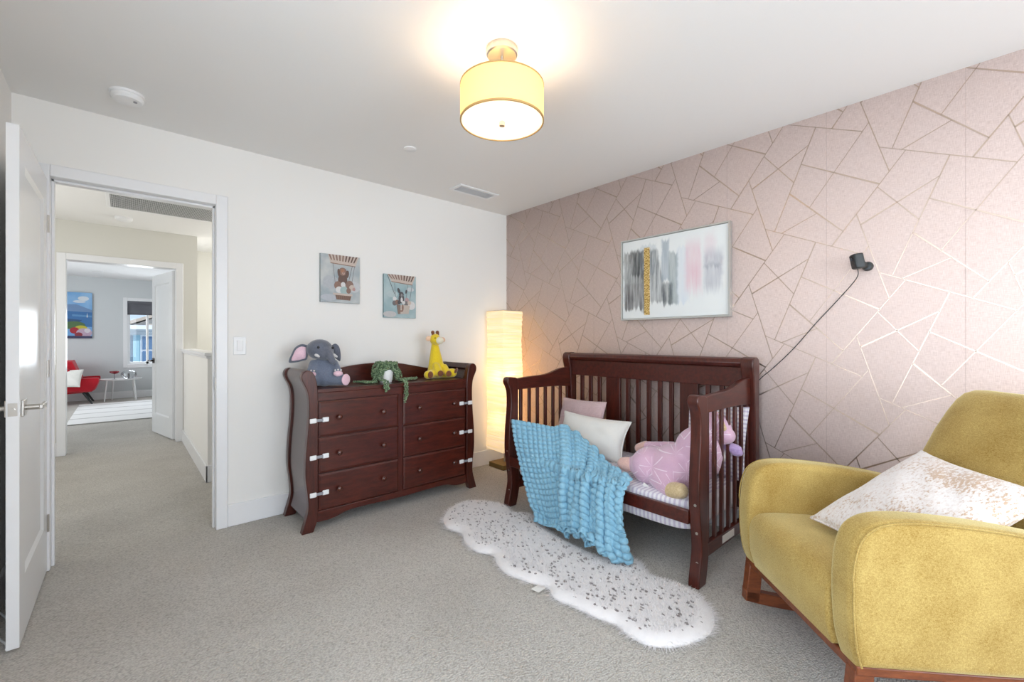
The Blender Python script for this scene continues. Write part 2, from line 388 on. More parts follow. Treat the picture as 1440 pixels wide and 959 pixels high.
# ---------------------------------------------------------------- ceiling fittings
LX, LY = 1.207, 1.42
def lampshade_mat(name, col, e, trans=.5):
    t = NT(name); c = t.coord(); n = t.noise(c, 220, 2)
    t.n.remove(t.b); df = t.N('ShaderNodeBsdfDiffuse'); tl = t.N('ShaderNodeBsdfTranslucent'); ad = t.N('ShaderNodeMixShader'); ad.inputs[0].default_value = trans
    cc = t.mix(t.math('MULTIPLY', n, .25), col, tuple(x*.8 for x in col)); t.l.new(cc, df.inputs[0]); t.l.new(cc, tl.inputs[0])
    t.l.new(df.outputs[0], ad.inputs[1]); t.l.new(tl.outputs[0], ad.inputs[2])
    em = t.N('ShaderNodeEmission'); t.l.new(cc, em.inputs[0]); em.inputs[1].default_value = e
    a2 = t.N('ShaderNodeAddShader'); t.l.new(ad.outputs[0], a2.inputs[0]); t.l.new(em.outputs[0], a2.inputs[1]); t.l.new(a2.outputs[0], t.out.inputs[0]); return t.m
cl = thing('ceiling_lamp', 'round semi-flush ceiling lamp with a glowing cream drum shade', 'ceiling lamp', (LX, LY, H))
ZB, ZT, RR = 2.128, 2.278, .177
B().lathe([(.066, H), (.066, H-.028), (.061, H-.033), (.0, H-.033)], (LX, LY, 0), 40).obj('canopy', NICKEL, cl)
B().tube([(LX, LY, H-.03), (LX, LY, ZT-.02)], .006, 10).ell((LX, LY, 2.37), (.011, .011, .013), nu=12, nv=8).obj('stem', NICKEL, cl)
b = B(); n = 64
b.loft([[(LX+r*cos(2*pi*i/n), LY+r*sin(2*pi*i/n), z) for i in range(n)] for r, z in ((RR, ZB), (RR, ZT), (RR-.003, ZT), (RR-.003, ZB), (RR, ZB))], cap=False)
b.obj('lamp_shade', lampshade_mat('cream drum linen', srgb(246, 228, 170), .24, .5), cl)
b = B(); b.loft([[(LX+r*cos(2*pi*i/n), LY+r*sin(2*pi*i/n), z) for i in range(n)] for r, z in ((RR+.0015, ZB-.002), (RR+.0015, ZB+.006), (RR-.004, ZB+.006), (RR-.004, ZB-.002), (RR+.0015, ZB-.002))], cap=False)
b.loft([[(LX+r*cos(2*pi*i/n), LY+r*sin(2*pi*i/n), z) for i in range(n)] for r, z in ((RR+.0012, ZT-.004), (RR+.0012, ZT+.002), (RR-.004, ZT+.002), (RR-.004, ZT-.004), (RR+.0012, ZT-.004))], cap=False)
b.obj('shade_trim', plain('shade trim', srgb(186, 150, 92), .6), cl)
B().lathe([(RR-.004, ZB+.002), (RR-.004, ZB+.007), (0, ZB+.007), (0, ZB+.002)], (LX, LY, 0), 64).obj('diffuser', lampshade_mat('white diffuser', srgb(250, 243, 234), .30, .45), cl)
B().lathe([(0, ZB-.02), (.012, ZB-.018), (.013, ZB-.004), (.009, ZB+.004), (0, ZB+.004)], (LX, LY, 0), 20).obj('finial', NICKEL, cl)
for a in (0, 2.1, 4.2):
    c = (LX+.07*cos(a), LY+.07*sin(a), 2.21)
    B().ell(c, (.022, .022, .035), nu=12, nv=8).obj('bulb', lampshade_mat('lit bulb', srgb(255, 214, 150), 3, .9), cl)
def disc(name, label, cat, x, y, prof, mats, group=None):
    t = thing(name, label, cat, (x, y, H), 0, group)
    return t
sd = thing('smoke_detector', 'round white smoke detector on the bedroom ceiling above the open door', 'smoke detector', (.015, 2.94, H))
B().lathe([(.070, H), (.070, H-.012), (0, H-.012)], (.015, 2.94, 0), 40).obj('mounting_plate', WPLAST, sd)
B().lathe([(.064, H-.012), (.066, H-.024), (.058, H-.036), (.02, H-.040), (0, H-.040)], (.015, 2.94, 0), 40).obj('cover', WPLAST, sd)
B().lathe([(.008, H-.038), (.008, H-.042), (0, H-.042)], (.045, 2.92, 0), 12).obj('test_button', GPLAST, sd)
tag(B().lathe([(.040, H), (.040, H-.006), (.036, H-.009), (0, H-.009)], (1.391, 2.556, 0), 36).obj('sprinkler_cover', WPLAST), 'small round white sprinkler cover flush on the ceiling left of the lamp', 'sprinkler cover')
def vent(name, label, x0, x1, y0, y1, z, n, cross, mats):
    t = thing(name, label, 'air vent', ((x0+x1)/2, (y0+y1)/2, z)); e = .028
    b = B(); b.box(x0, x1, y0, y0+e, z-.010, z).box(x0, x1, y1-e, y1, z-.010, z).box(x0, x0+e, y0+e, y1-e, z-.010, z).box(x1-e, x1, y0+e, y1-e, z-.010, z)
    b.obj('frame', mats[0], t, bevel=.003)
    b = B()
    for k in range(n):
        y = y0+e+(y1-y0-2*e)*(k+.5)/n
        b.boxm((x1-x0-2*e, .016 if not cross else .012, .0022), M.Translation((0.5*(x0+x1), y, z-.006)) @ M.Rotation(RD(35), 4, 'X'))
    for k in range(cross):
        x = x0+e+(x1-x0-2*e)*(k+.5)/cross; b.box(x-.0015, x+.0015, y0+e, y1-e, z-.010, z-.002)
    b.obj('louvres', mats[0], t); B().box(x0+e, x1-e, y0+e, y1-e, z-.0015, z-.0005).obj('backing', mats[1], t); return t
vent('ceiling_vent', 'white rectangular supply vent on the ceiling near the wallpapered corner', 2.0, 2.40, 2.86, 3.03, H, 7, 0, (WPLAST, plain('vent back', srgb(226, 226, 228), .7)))
vent('return_vent', 'large return air grille on the hall ceiling seen through the doorway', -.115, .72, 4.98, 5.53, H, 12, 60, (WPLAST, plain('vent dark', srgb(84, 82, 78), .8)))
tag(B().lathe([(.07, H), (.07, H-.02), (.05, H-.035), (0, H-.038)], (.003, 5.95, 0), 32).obj('smoke_detector', WPLAST), 'white smoke detector on the hall ceiling before the far doorway', 'smoke detector')
rl = thing('recessed_light', 'round recessed ceiling light in the far room', 'ceiling light', (-.36, 10.9, H))
B().lathe([(.09, H), (.09, H-.006), (.072, H-.008), (.07, H-.001)], (-.36, 10.9, 0), 32).obj('trim_ring', WPLAST, rl)
B().lathe([(.07, H-.001), (.07, H-.004), (0, H-.004)], (-.36, 10.9, 0), 32).obj('lens', plain('light lens', srgb(226, 226, 222), .5), rl)
# light switch
lsw = thing('light_switch', 'white rocker light switch on the wall right of the doorway', 'light switch', (.566, YB, 1.16))
B().box(.530, .602, YB-.006, YB, 1.102, 1.218).obj('switch_plate', WPLAST, lsw, bevel=.003)
B().boxm((.034, .008, .068), M.Translation((.566, YB-.008, 1.16)) @ M.Rotation(RD(4), 4, 'X')).obj('rocker', WPLAST, lsw, bevel=.0015)

# ---------------------------------------------------------------- dresser
def smoothline(pts, n=6):
    """Catmull-Rom through 2D/3D points"""
    P = [V(p) for p in pts]; out = []
    for i in range(len(P)-1):
        p0, p1, p2, p3 = P[max(i-1, 0)], P[i], P[i+1], P[min(i+2, len(P)-1)]
        for k in range(n):
            t = k/n; out.append(.5*((2*p1) + (p2-p0)*t + (2*p0-5*p1+4*p2-p3)*t*t + (3*p1-p0-3*p2+p3)*t**3))
    return out + [P[-1]]
DC = 1.4825
dr = thing('dresser', 'dark cherry six drawer dresser with scrolled sleigh ends against the white wall', 'dresser', (DC, 3.07, 0))
outer = [(.816,0), (.826,.035), (.838,.075), (.850,.12), (.855,.165), (.850,.24), (.841,.31), (.837,.371), (.839,.46), (.845,.55), (.853,.636), (.858,.72), (.859,.79), (.855,.85), (.845,.89), (.828,.925), (.817,.95), (.815,.972), (.822,.992), (.838,1.005), (.856,1.008)]
outer = [tuple(p) for p in smoothline(outer, 3)]
inner = [(.878,.998), (.893,.975), (.903,.935), (.909,.89), (.912,.85), (.912,.10), (.905,.06), (.893,.025), (.884,0)]
def mirx(pts): return [(2*DC-x, z) for x, z in pts][::-1]
post = outer + inner
for y0, y1 in ((2.85, 2.898), (3.232, 3.28)):
    B().prism(post, 'y', y0, y1).obj('post', CHERRYV, dr, bevel=.004)
    B().prism(mirx(post), 'y', y0, y1).obj('post', CHERRYV, dr, bevel=.004)
sheet = [p for p in outer if p[1] > .075]
side = [(x+.010, z) for x, z in sheet] + [(.872,.996), (.880,.97)] + [(x+.028, z) for x, z in sheet[::-1] if z < .95]
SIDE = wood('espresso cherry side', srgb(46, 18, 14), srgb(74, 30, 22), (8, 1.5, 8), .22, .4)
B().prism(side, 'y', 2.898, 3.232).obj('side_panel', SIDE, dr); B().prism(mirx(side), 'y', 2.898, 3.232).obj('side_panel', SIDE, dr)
B().box(.900, 2*DC-.900, 2.868, 3.25, .862, .886).obj('top_panel', CHERRY, dr, bevel=.003)
B().box(.908, 2*DC-.908, 2.878, 3.25, .095, .862).obj('carcass', CHERRY, dr)
arch = smoothline([(.88,.945), (.98,.952), (1.08,.968), (1.19,.990), (1.31,1.010), (DC,1.020), (1.655,1.010), (1.775,.990), (1.885,.968), (1.985,.952), (2.085,.945)], 5)
B().prism([(.88,.84)]+[(p[0], p[1]) for p in arch]+[(2.085,.84)], 'y', 3.238, 3.266).obj('back_board', CHERRY, dr, bevel=.004)
B().box(.908, 2*DC-.908, 2.866, 2.880, .812, .862).obj('top_rail', CHERRY, dr, bevel=.002)
ap = smoothline([(.908,.052), (.97,.050), (1.03,.058), (1.10,.076), (1.20,.080), (DC,.074), (1.765,.080), (1.865,.076), (1.935,.058), (1.995,.050), (2.057,.052)], 5)
B().prism([(p[0], p[1]) for p in ap]+[(2.057,.118), (.908,.118)], 'y', 2.862, 2.884).obj('apron', CHERRY, dr, bevel=.003)
B().box(DC-.017, DC+.017, 2.868, 2.880, .118, .812).obj('centre_stile', CHERRYV, dr)
def drawer(x0, x1, z0, z1):
    b = B(); e = .012; yf, yb = 2.858, 2.879
    o_ = [(x0,z0),(x1,z0),(x1,z1),(x0,z1)]; i_ = [(x0+e,z0+e),(x1-e,z0+e),(x1-e,z1-e),(x0+e,z1-e)]
    b.loft([[V((x, yb, z)) for x, z in o_], [V((x, yf+.006, z)) for x, z in o_], [V((x, yf, z)) for x, z in i_]])
    d = b.obj('drawer', CHERRY, dr, ang=12)
    for x in (x0+.123, x1-.118):
        z = (z0+z1)/2+.004
        B().lathe([(.009, 0), (.007, .008), (.008, .013), (.016, .019), (.0175, .025), (.014, .030), (.006, .033), (0, .0335)], (x, yf, z), 20, look((0, -1, 0))).obj('knob', CHERRY_K, d)
CHERRY_K = wood('cherry knob', srgb(58, 24, 18), srgb(90, 44, 32), (6, 6, 6), .2, .5)
rows = [(.586, .808), (.357, .578), (.122, .349)]
for z0, z1 in rows: drawer(.918, 1.463, z0, z1)
for z0, z1 in rows: drawer(1.502, 2.047, z0, z1)
def latch(xp, xd, z, label):
    """white pads joined by a grey strap, one on the post, one on the drawer"""
    t = thing('child_safety_latch', label, 'safety latch', ((xp+xd)/2, 2.86, z), 0, 'child safety latches on the dresser')
    for x, y in ((xp, 2.85), (xd, 2.858)):
        B().boxm((.040, .010, .030), M.Translation((x, y-.006, z))).obj('pad', WPLAST, t, bevel=.007, seg=3)
    yy = 2.846
    s_ = 1 if xd > xp else -1
    B().boxm((abs(xd-xp)-.036, .003, .017), M.Translation(((xp+xd)/2, yy, z))).obj('strap', GPLAST, t)
for (z0, z1), w in zip(rows, ('top', 'middle', 'bottom')):
    latch(.880, .958, (z0+z1)/2-.003, f'white safety latch across the {w} left drawer and left post of the dresser')
for (z0, z1), w in zip(rows, ('top', 'middle', 'bottom')):
    latch(2*DC-.884, 2*DC-.962, (z0+z1)/2-.003, f'white safety latch across the {w} right drawer and right post of the dresser')

# ---------------------------------------------------------------- crib turned day bed
cb = thing('convertible_crib', 'dark cherry slatted crib bed with open front below the pink wallpaper', 'crib', (2.43, 1.68, 0))
pf = [(2.052,0), (2.060,.05), (2.075,.11), (2.086,.165), (2.084,.23), (2.072,.31), (2.061,.39), (2.060,.48), (2.066,.58), (2.076,.68), (2.080,.75), (2.076,.82), (2.062,.862), (2.048,.884), (2.045,.904), (2.052,.922), (2.068,.930), (2.085,.930)]
pf = [(p[0], p[1]) for p in smoothline(pf, 3)] + [(2.125,.926), (2.150,.915), (2.150,.55), (2.146,.45), (2.150,.35), (2.160,.2), (2.162,.12), (2.145,.05), (2.130,0)]
CY0, CY1 = .965, 2.40
for y0 in (CY0, CY1-.055):
    po = B().prism(pf, 'y', y0, y0+.055).obj('post', CHERRYV, cb, bevel=.006, seg=3)
    for z in (.40, .26, .115): B().lathe([(.007, 0), (.007, .002), (0, .002)], ([p[0] for p in pf if p[1] >= z][0]-.001, y0+.02, z), 12, look((-1, 0, 0))).obj('bolt', NICKEL, po)
railtop = [(p[0], p[1]) for p in smoothline([(2.15,.915), (2.22,.921), (2.32,.925), (2.42,.929), (2.50,.940), (2.57,.958), (2.63,.971), (2.70,.976), (2.765,.976)], 4)]
railbot = [(2.765,.818), (2.69,.822), (2.60,.830), (2.45,.834), (2.15,.834)]
for y in (CY0+.0275, CY1-.0275):
    B().prism(railtop+railbot, 'y', y-.016, y+.016).obj('side_rail', CHERRY, cb, bevel=.005, seg=3)
    B().box(2.155, 2.765, y-.014, y+.014, .115, .180).obj('lower_rail', CHERRY, cb, bevel=.003)
    for k in range(7):
        x = 2.198 + k*.087; B().box(x-.0125, x+.0125, y-.008, y+.008, .178, .838).obj('slat', CHERRYV, cb, bevel=.002)
for y0 in (CY0-.012, CY1-.058):
    hp = [(2.752,0), (2.748,.3), (2.742,.6), (2.735,.8), (2.72,.98), (2.705,1.03), (2.700,1.06), (2.708,1.085), (2.73,1.096), (2.77,1.097), (2.795,1.085), (2.805,1.06), (2.80,1.02), (2.80,0)]
    B().prism(hp, 'y', y0, y0+.07).obj('head_post', CHERRYV, cb, bevel=.006, seg=3)
B().prism([(2.728,1.035), (2.712,1.045), (2.704,1.062), (2.712,1.084), (2.732,1.093), (2.772,1.093), (2.792,1.082), (2.796,1.06), (2.785,1.035)], 'y', CY0+.058, CY1-.058).obj('head_cap', CHERRY, cb, bevel=.003)
B().box(2.742, 2.775, CY0+.058, CY1-.058, .915, 1.036).obj('head_rail', CHERRY, cb, bevel=.003)
B().box(2.742, 2.775, CY0+.058, CY1-.058, .20, .28).obj('head_lower_rail', CHERRY, cb)
for y in (2.247, 2.162, 2.076, 1.821, 1.737, 1.651, 1.566, 1.482, 1.235, 1.149, 1.064): B().box(2.748, 2.768, y-.0145, y+.0145, .27, .92).obj('slat', CHERRYV, cb, bevel=.002)
for y in (1.947, 1.358): B().box(2.746, 2.770, y-.061, y+.061, .27, .92).obj('wide_slat', CHERRYV, cb, bevel=.002)
B().box(2.058, 2.083, CY0+.055, CY1-.055, .296, .364).obj('front_rail', CHERRY, cb, bevel=.004)
B().box(2.35, 2.50, CY0+.0125, CY0+.0135, .128, .168).obj('label_sticker', plain('paper label', srgb(226, 222, 214), .6), cb)
B().box(2.20, 2.70, CY0+.14, CY1-.14, .222, .236).obj('mattress_support', DARKM, cb)
# striped mattress
t = NT('striped sheet'); x_ = t.xyz(t.coord())
s1 = t.math('FRACT', t.math('MULTIPLY', x_[1], 42)); s2 = t.math('GREATER_THAN', s1, .56)
t.put(t.b.inputs['Base Color'], t.mix(s2, srgb(228, 224, 228), srgb(200, 190, 206))); t.set(rough=.85, sheen=.2); t.bump(t.noise(t.coord(), 30, 3), .25, .01); SHEET = t.m
b = B(); mx0, mx1, my0, my1 = 2.088, 2.735, CY0+.065, CY1-.065
def matt(u, v):
    a = 2*pi*u; ex = .22
    cx = abs(cos(a))**ex*math.copysign(1, cos(a)); sx = abs(sin(a))**ex*math.copysign(1, sin(a))
    return cx, sx
rings = []
for z, k in ((.238, .93), (.242, .975), (.262, .998), (.31, 1.0), (.355, .998), (.378, .98), (.387, .93), (.388, .6), (.388, .01)):
    r = []
    for i in range(96):
        cx, sx = matt(i/96, 0); r.append(V(((mx0+mx1)/2+cx*(mx1-mx0)/2*(1-(1-k)*.5 if k > .9 else k), (my0+my1)/2+sx*(my1-my0)/2*(1-(1-k)*.25 if k > .9 else k), z)))
    rings.append(r)
tag(b.loft(rings).obj('mattress', SHEET, ang=180), 'crib mattress in a striped fitted sheet on the dark cherry crib', 'mattress')

# ---------------------------------------------------------------- pillows
def pillow(name, w, h, th, mat, label, cat, mat4, ridge=None, n=40, ear=.06, seed=1, group=None):
    """seamed cushion in local XY, thickness along Z; one closed mesh"""
    r2 = random.Random(seed); ph = [r2.uniform(0, 6) for _ in range(6)]
    def side(s):
        def f(u, v):
            a, c = 2*u-1, 2*v-1
            pin = 1 - ear*(1-c*c)*abs(a)**3 ; pin2 = 1 - ear*(1-a*a)*abs(c)**3
            x, y = a*w/2*pin, c*h/2*pin2
            k = max(0, (1-a*a))*max(0, (1-c*c)); z = s*th/2*k**.42
            z += s*.0025*k**.3*(sin(5*a+ph[0]+3*c)+sin(7*c+ph[1]-2*a)) + .0015*k**.5*sin(11*(a+c)+ph[2])
            if ridge: z += s*ridge[1]*abs(sin(pi*ridge[0]*(c if ridge[2] else a)))*min(1, k*6)
            return V((x, y, z))
        return f
    b = B(); b.grid(side(1), n, n).grid(side(-1), n, n)
    bmesh.ops.remove_doubles(b.b, verts=b.b.verts, dist=.0006)
    o = b.obj(name, mat, ang=180); o.matrix_basis = mat4
    e = B(); pts = []
    f = side(1); N_ = 24
    for k in range(N_): pts.append(f(k/N_, 0))
    for k in range(N_): pts.append(f(1, k/N_))
    for k in range(N_): pts.append(f(1-k/N_, 1))
    for k in range(N_+1): pts.append(f(0, 1-k/N_))
    e.tube(pts, .0045, 6).obj('piping', mat, o, w=False, ang=180)
    return tag(o, label, cat, group)
def frame4(c, ux, uy):
    ux = V(ux).normalized(); uz = ux.cross(V(uy)).normalized(); uy = uz.cross(ux)
    m = M((ux, uy, uz)).transposed().to_4x4(); m.translation = V(c); return m
PINKK = fabric('pale pink knit', srgb(222, 196, 196), srgb(196, 166, 168), 200, .5)
WCOT = fabric('white cotton', srgb(240, 238, 232), srgb(222, 219, 212), 500, .15)
pillow('throw_pillow', .46, .34, .11, PINKK, 'pale pink ribbed pillow behind the white pillow on the crib', 'pillow', frame4((2.628, 2.165, .568), (-.10, -1, .03), (.28, 0, 1)), ridge=(14, .007, True), n=84, seed=3)
pillow('throw_pillow', .56, .285, .15, WCOT, 'plain white pillow with piped corners leaning in front of the pink ribbed pillow', 'pillow', frame4((2.46, 1.925, .522), (.06, -1, -.02), (.42, .02, 1)), seed=5, ear=.10)

# ---------------------------------------------------------------- unicorn plush
UPINK = None
t = NT('lilac star plush'); c = t.coord()
v1 = t.N('ShaderNodeTexVoronoi'); v1.feature = 'F1'; t.put(v1.inputs['Vector'], c); v1.inputs['Scale'].default_value = 8.0
dv = t.N('ShaderNodeVectorMath', operation='SUBTRACT'); t.l.new(c, dv.inputs[0])
mp = t.N('ShaderNodeVectorMath', operation='SCALE'); t.l.new(v1.outputs['Position'], mp.inputs[0]); mp.inputs[3].default_value = 1.0
t.l.new(mp.outputs[0], dv.inputs[1]); q = t.xyz(dv.outputs[0])
an = t.math('ARCTAN2', q[2], t.math('SUBTRACT', q[1], t.math('MULTIPLY', q[0], .6))); st = t.math('ABSOLUTE', t.math('SINE', t.math('MULTIPLY', an, 4)))
rad = v1.outputs['Distance']
ray_ = t.math('MULTIPLY', t.math('LESS_THAN', t.math('MULTIPLY', st, rad), .07), t.math('LESS_THAN', rad, .72))
basec = t.mix(t.noise(c, 14, 3), srgb(204, 160, 186), srgb(222, 186, 204))
t.put(t.b.inputs['Base Color'], t.mix(t.math('MULTIPLY', ray_, .7), basec, srgb(246, 232, 240))); t.set(rough=.85, sheen=.5); t.bump(t.noise(c, 160, 2), .7, .004); UPINK = t.m
GOLDC = fabric('pale gold lame', srgb(222, 200, 160), srgb(188, 160, 116), 120, .4, .45)
LILAC = plush('lilac yarn', srgb(196, 170, 210), srgb(166, 140, 186), 90); WPL = plush('white plush', srgb(236, 232, 228), srgb(212, 206, 204)); PCH = plush('peach plush', srgb(226, 190, 178), srgb(206, 164, 154))
un = thing('plush_unicorn', 'lilac pink plush unicorn with gold hooves lying at the right end of the crib', 'plush toy', (2.34, 1.28, .388))
A = lambda u, v, x: atx(u, v, x)
b = B()
b.ell(A(952, 655, 2.33), (.17, .155, .12), (0, 0, .3)); b.ell(A(916, 655, 2.28), (.125, .115, .11)); b.ell(A(982, 638, 2.36), (.12, .13, .15))
b.caps(A(905, 652, 2.26), A(886, 653, 2.24), .055, .042)                      # hind leg to the left
b.caps(A(945, 632, 2.42), A(908, 628, 2.44), .048, .034)                       # upper fore leg across the back
b.caps(A(930, 672, 2.22), A(945, 690, 2.15), .07, .048)                        # leg hanging to the front edge
b.caps(A(985, 622, 2.40), A(998, 600, 2.44), .095, .085)                       # neck
b.ell(A(1003, 600, 2.46), (.085, .095, .09)); b.ell(A(1017, 612, 2.46), (.055, .065, .05))
b.obj('body', UPINK, un, remesh=.009, smooth=6, ang=180)
B().caps(A(884, 653, 2.232), A(877, 652, 2.225), .044, .038, 4).obj('hoof', PCH, un, remesh=.006, smooth=4, ang=180)
B().caps(A(946, 690, 2.145), A(957, 690, 2.13), .046, .040, 4).obj('hoof', GOLDC, un, remesh=.006, smooth=4, ang=180)
B().caps(A(908, 628, 2.44), A(899, 630, 2.44), .036, .030, 4).obj('hoof', PCH, un, remesh=.006, smooth=4, ang=180)
B().caps(A(1017, 602, 2.42), A(1011, 580, 2.42), .018, .004, 6).obj('horn', GOLDC, un, ang=180)
b = B()
for k in range(7): b.ell(A(998+k*2.4, 588+k*9, 2.47-.004*k), (.03, .032, .035), (0, 0, k))
b.obj('mane', WPL, un, remesh=.007, smooth=3, ang=180)
B().ell(A(1030, 630, 2.48), (.03, .05, .026)).ell(A(1036, 636, 2.48), (.026, .035, .022)).obj('forelock', LILAC, un, remesh=.006, smooth=3, ang=180)
B().ell(A(998, 585, 2.50), (.014, .022, .045), (.3, 0, .2)).obj('ear', UPINK, un, ang=180)
b = B(); p0 = A(908, 683, 2.16); b.boxm((.002, .035, .02), M.Translation(p0) @ M.Rotation(.5, 4, 'X')); b.obj('fabric_tag', WCOT, un)
pillow('throw_pillow', .36, .42, .10, SHEET, 'striped pillow standing behind the plush unicorn at the right crib end', 'pillow', frame4((2.672, 1.155, .60), (-.05, -1, 0), (.16, 0, 1)), seed=9)

# ---------------------------------------------------------------- blue popcorn throw
def bez(rows):
    def cr(P, t):
        n = len(P)-1; f = min(t*n, n-1e-6); i = int(f); u = f-i
        a, b_, c_, d = P[max(i-1, 0)], P[i], P[i+1], P[min(i+2, n)]
        return .5*((2*b_)+(c_-a)*u+(2*a-5*b_+4*c_-d)*u*u+(3*b_-a-3*c_+d)*u**3)
    return lambda s, t: cr([cr(r, s) for r in rows], t)
R0 = [A(721,591,2.085), A(747,597,2.15), A(772,603,2.21), A(796,609,2.27), A(823,629,2.28), A(848,652,2.24), A(872,671,2.17), A(893,684,2.10)]
R1 = [A(727,622,2.055), A(752,631,2.075), A(777,640,2.095), A(801,650,2.12), A(826,663,2.14), A(850,676,2.13), A(870,684,2.10), A(890,692,2.06)]
R2 = [A(736,655,2.022), A(760,668,2.022), A(784,679,2.022), A(806,688,2.03), A(828,695,2.035), A(850,699,2.03), A(868,703,2.025), A(884,708,2.022)]
R3 = [A(746,690,2.00), A(769,702,2.0), A(790,712,2.0), A(810,721,1.995), A(830,729,1.985), A(850,734,1.98), A(866,739,1.985), A(880,742,2.0)]
R4 = [A(754,716,1.995), A(776,730,1.99), A(796,742,1.98), A(814,752,1.965), A(832,761,1.95), A(850,766,1.945), A(866,766,1.96), A(883,766,1.99)]
R5 = [atz(757,735,.045), atz(776,744,.05), atz(794,755,.05), atz(812,767,.05), atz(830,775,.05), atz(850,780,.05), atz(866,777,.05), atz(879,772,.06)]
base_s = bez([R0, R1, R2, R3, R4, R5])
NS, NTT = 330, 300
cells_s, cells_t = 27, 23
P = np.zeros((NTT+1, NS+1, 3))
for j in range(NTT+1):
    for i in range(NS+1): P[j, i] = base_s(i/NS, j/NTT)
S_, T_ = np.meshgrid(np.linspace(0, 1, NS+1), np.linspace(0, 1, NTT+1))
gather = np.clip((S_-.335)/.03, 0, 1); low = np.clip(T_*3, .5, 1)
w_ = S_ + .012*np.sin(5*T_+9*S_)
amp = .75+.25*np.sin(11*S_+1)
fold = (.062*(np.abs(np.sin(pi*8.6*(w_-.335)))**.65-.62)*amp+.018*np.sin(2*pi*(13*w_+.6*T_)))*gather*low + .012*np.sin(2*pi*(4.2*S_+.3*T_))*(1-gather)*np.clip(T_*1.6-.4, 0, 1)
fold += .02*np.sin(2*pi*(1.6*T_+1.2*S_))*gather*np.clip((T_-.7)*4, 0, 1) + .030*gather
def normals(P):
    du = np.gradient(P, axis=1); dv = np.gradient(P, axis=0); n = np.cross(du, dv); n /= np.linalg.norm(n, axis=2, keepdims=True)+1e-9
    if n[NTT//2, NS//2, 0] > 0: n = -n
    return n
n0 = normals(P); P = P + n0*(fold+.018)[..., None]
FRONT = np.zeros_like(S_, bool)
for j in range(NTT+1):
    for i in range(NS+1):
        b0_ = base_s(i/NS, j/NTT); FRONT[j, i] = b0_.x < 2.05 and b0_.z < .42
def rest(P):
    x, z = P[..., 0], P[..., 2]
    P[..., 0] = np.where(FRONT & (x > 2.030), 2.030, x)
    P[..., 2] = np.where(~FRONT, np.maximum(z, .410), z)
    return P
P = rest(P)
n1 = normals(P)
seg = np.linalg.norm(np.diff(P, axis=0), axis=2); arcl = np.vstack([np.zeros((1, NS+1)), np.cumsum(seg, axis=0)])
ker = np.ones(25)/25; arcl = np.apply_along_axis(lambda r: np.convolve(np.pad(r, 12, 'edge'), ker, 'valid'), 1, arcl)
ph_t = arcl/.034
popc = (np.abs(np.sin(pi*cells_s*S_))*np.abs(np.sin(pi*ph_t)))**.38
P = P + n1*(popc*.022)[..., None]
P = rest(P)
P[..., 2] = np.maximum(P[..., 2], .048)
es = np.sin(pi*ph_t); edge = (np.abs(es)**.6*.012)
P[:, 0, 1] += edge[:, 0]; P[:, -1, 1] -= edge[:, -1]; P[-1, :, 0] -= (np.abs(np.sin(pi*cells_s*S_[-1]))**.6)*.012
b = B(); vs = [[b.b.verts.new(P[j, i]) for i in range(NS+1)] for j in range(NTT+1)]
for j in range(NTT):
    for i in range(NS): b._f([vs[j][i], vs[j][i+1], vs[j+1][i+1], vs[j+1][i]])
t = NT('blue popcorn fleece'); c = t.coord(); t.put(t.b.inputs['Base Color'], t.mix(t.noise(c, 60, 3), srgb(104, 160, 188), srgb(160, 204, 222))); t.set(rough=.85, sheen=.2); t.bump(t.noise(c, 220, 2), .6, .003)
tag(b.obj('throw_blanket', t.m, ang=180, solid=.006), 'light blue popcorn fleece throw draped over the crib front onto the rug', 'blanket')

# ---------------------------------------------------------------- spotted faux fur rug
rug_px = [(1.582,2.47),(1.703,2.573),(1.85,2.616),(1.95,2.557),(2.015,2.451),(2.036,2.35),(1.995,2.231),(2.048,2.174),(2.064,2.091),(2.009,1.993),(1.967,1.862),(1.941,1.728),(1.93,1.533),(1.95,1.428),(2.04,1.4),(2.071,1.348),(2.046,1.263),(1.985,1.181),(2.001,1.097),(2.009,.996),(1.984,.919),(1.933,.85),(1.855,.804),(1.753,.789),(1.65,.819),(1.575,.863),(1.524,.931),(1.523,1.013),(1.537,1.077),(1.518,1.145),(1.5,1.268),(1.484,1.376),(1.522,1.456),(1.481,1.573),(1.456,1.681),(1.48,1.782),(1.525,1.875),(1.483,1.965),(1.493,2.088),(1.552,2.219),(1.526,2.33)]
rg = smoothline([V((x, y, 0)) for x, y in rug_px+[rug_px[0]]], 4)[:-1]
spots = NT('spotted faux fur'); c = spots.coord()
wv = spots.N('ShaderNodeTexNoise'); spots.put(wv.inputs['Vector'], c); wv.inputs['Scale'].default_value = 30
off = spots.N('ShaderNodeVectorMath', operation='SCALE'); spots.l.new(wv.outputs['Color'], off.inputs[0]); off.inputs[3].default_value = .02
ad = spots.N('ShaderNodeVectorMath', operation='ADD'); spots.l.new(c, ad.inputs[0]); spots.l.new(off.outputs[0], ad.inputs[1])
fl = spots.N('ShaderNodeVectorMath', operation='MULTIPLY'); spots.l.new(ad.outputs[0], fl.inputs[0]); fl.inputs[1].default_value = (1, .72, 0)
vd = spots.N('ShaderNodeTexVoronoi'); spots.l.new(fl.outputs[0], vd.inputs['Vector']); vd.inputs['Scale'].default_value = 50; vd.inputs['Randomness'].default_value = .85
sel = spots.math('LESS_THAN', vd.outputs['Distance'], spots.math('ADD', .16, spots.math('MULTIPLY', spots.xyz(vd.outputs['Color'])[0], .24)))
inset = spots.N('ShaderNodeAttribute', attribute_name='inset')
sel = spots.math('MULTIPLY', sel, spots.math('GREATER_THAN', inset.outputs['Fac'], .5))
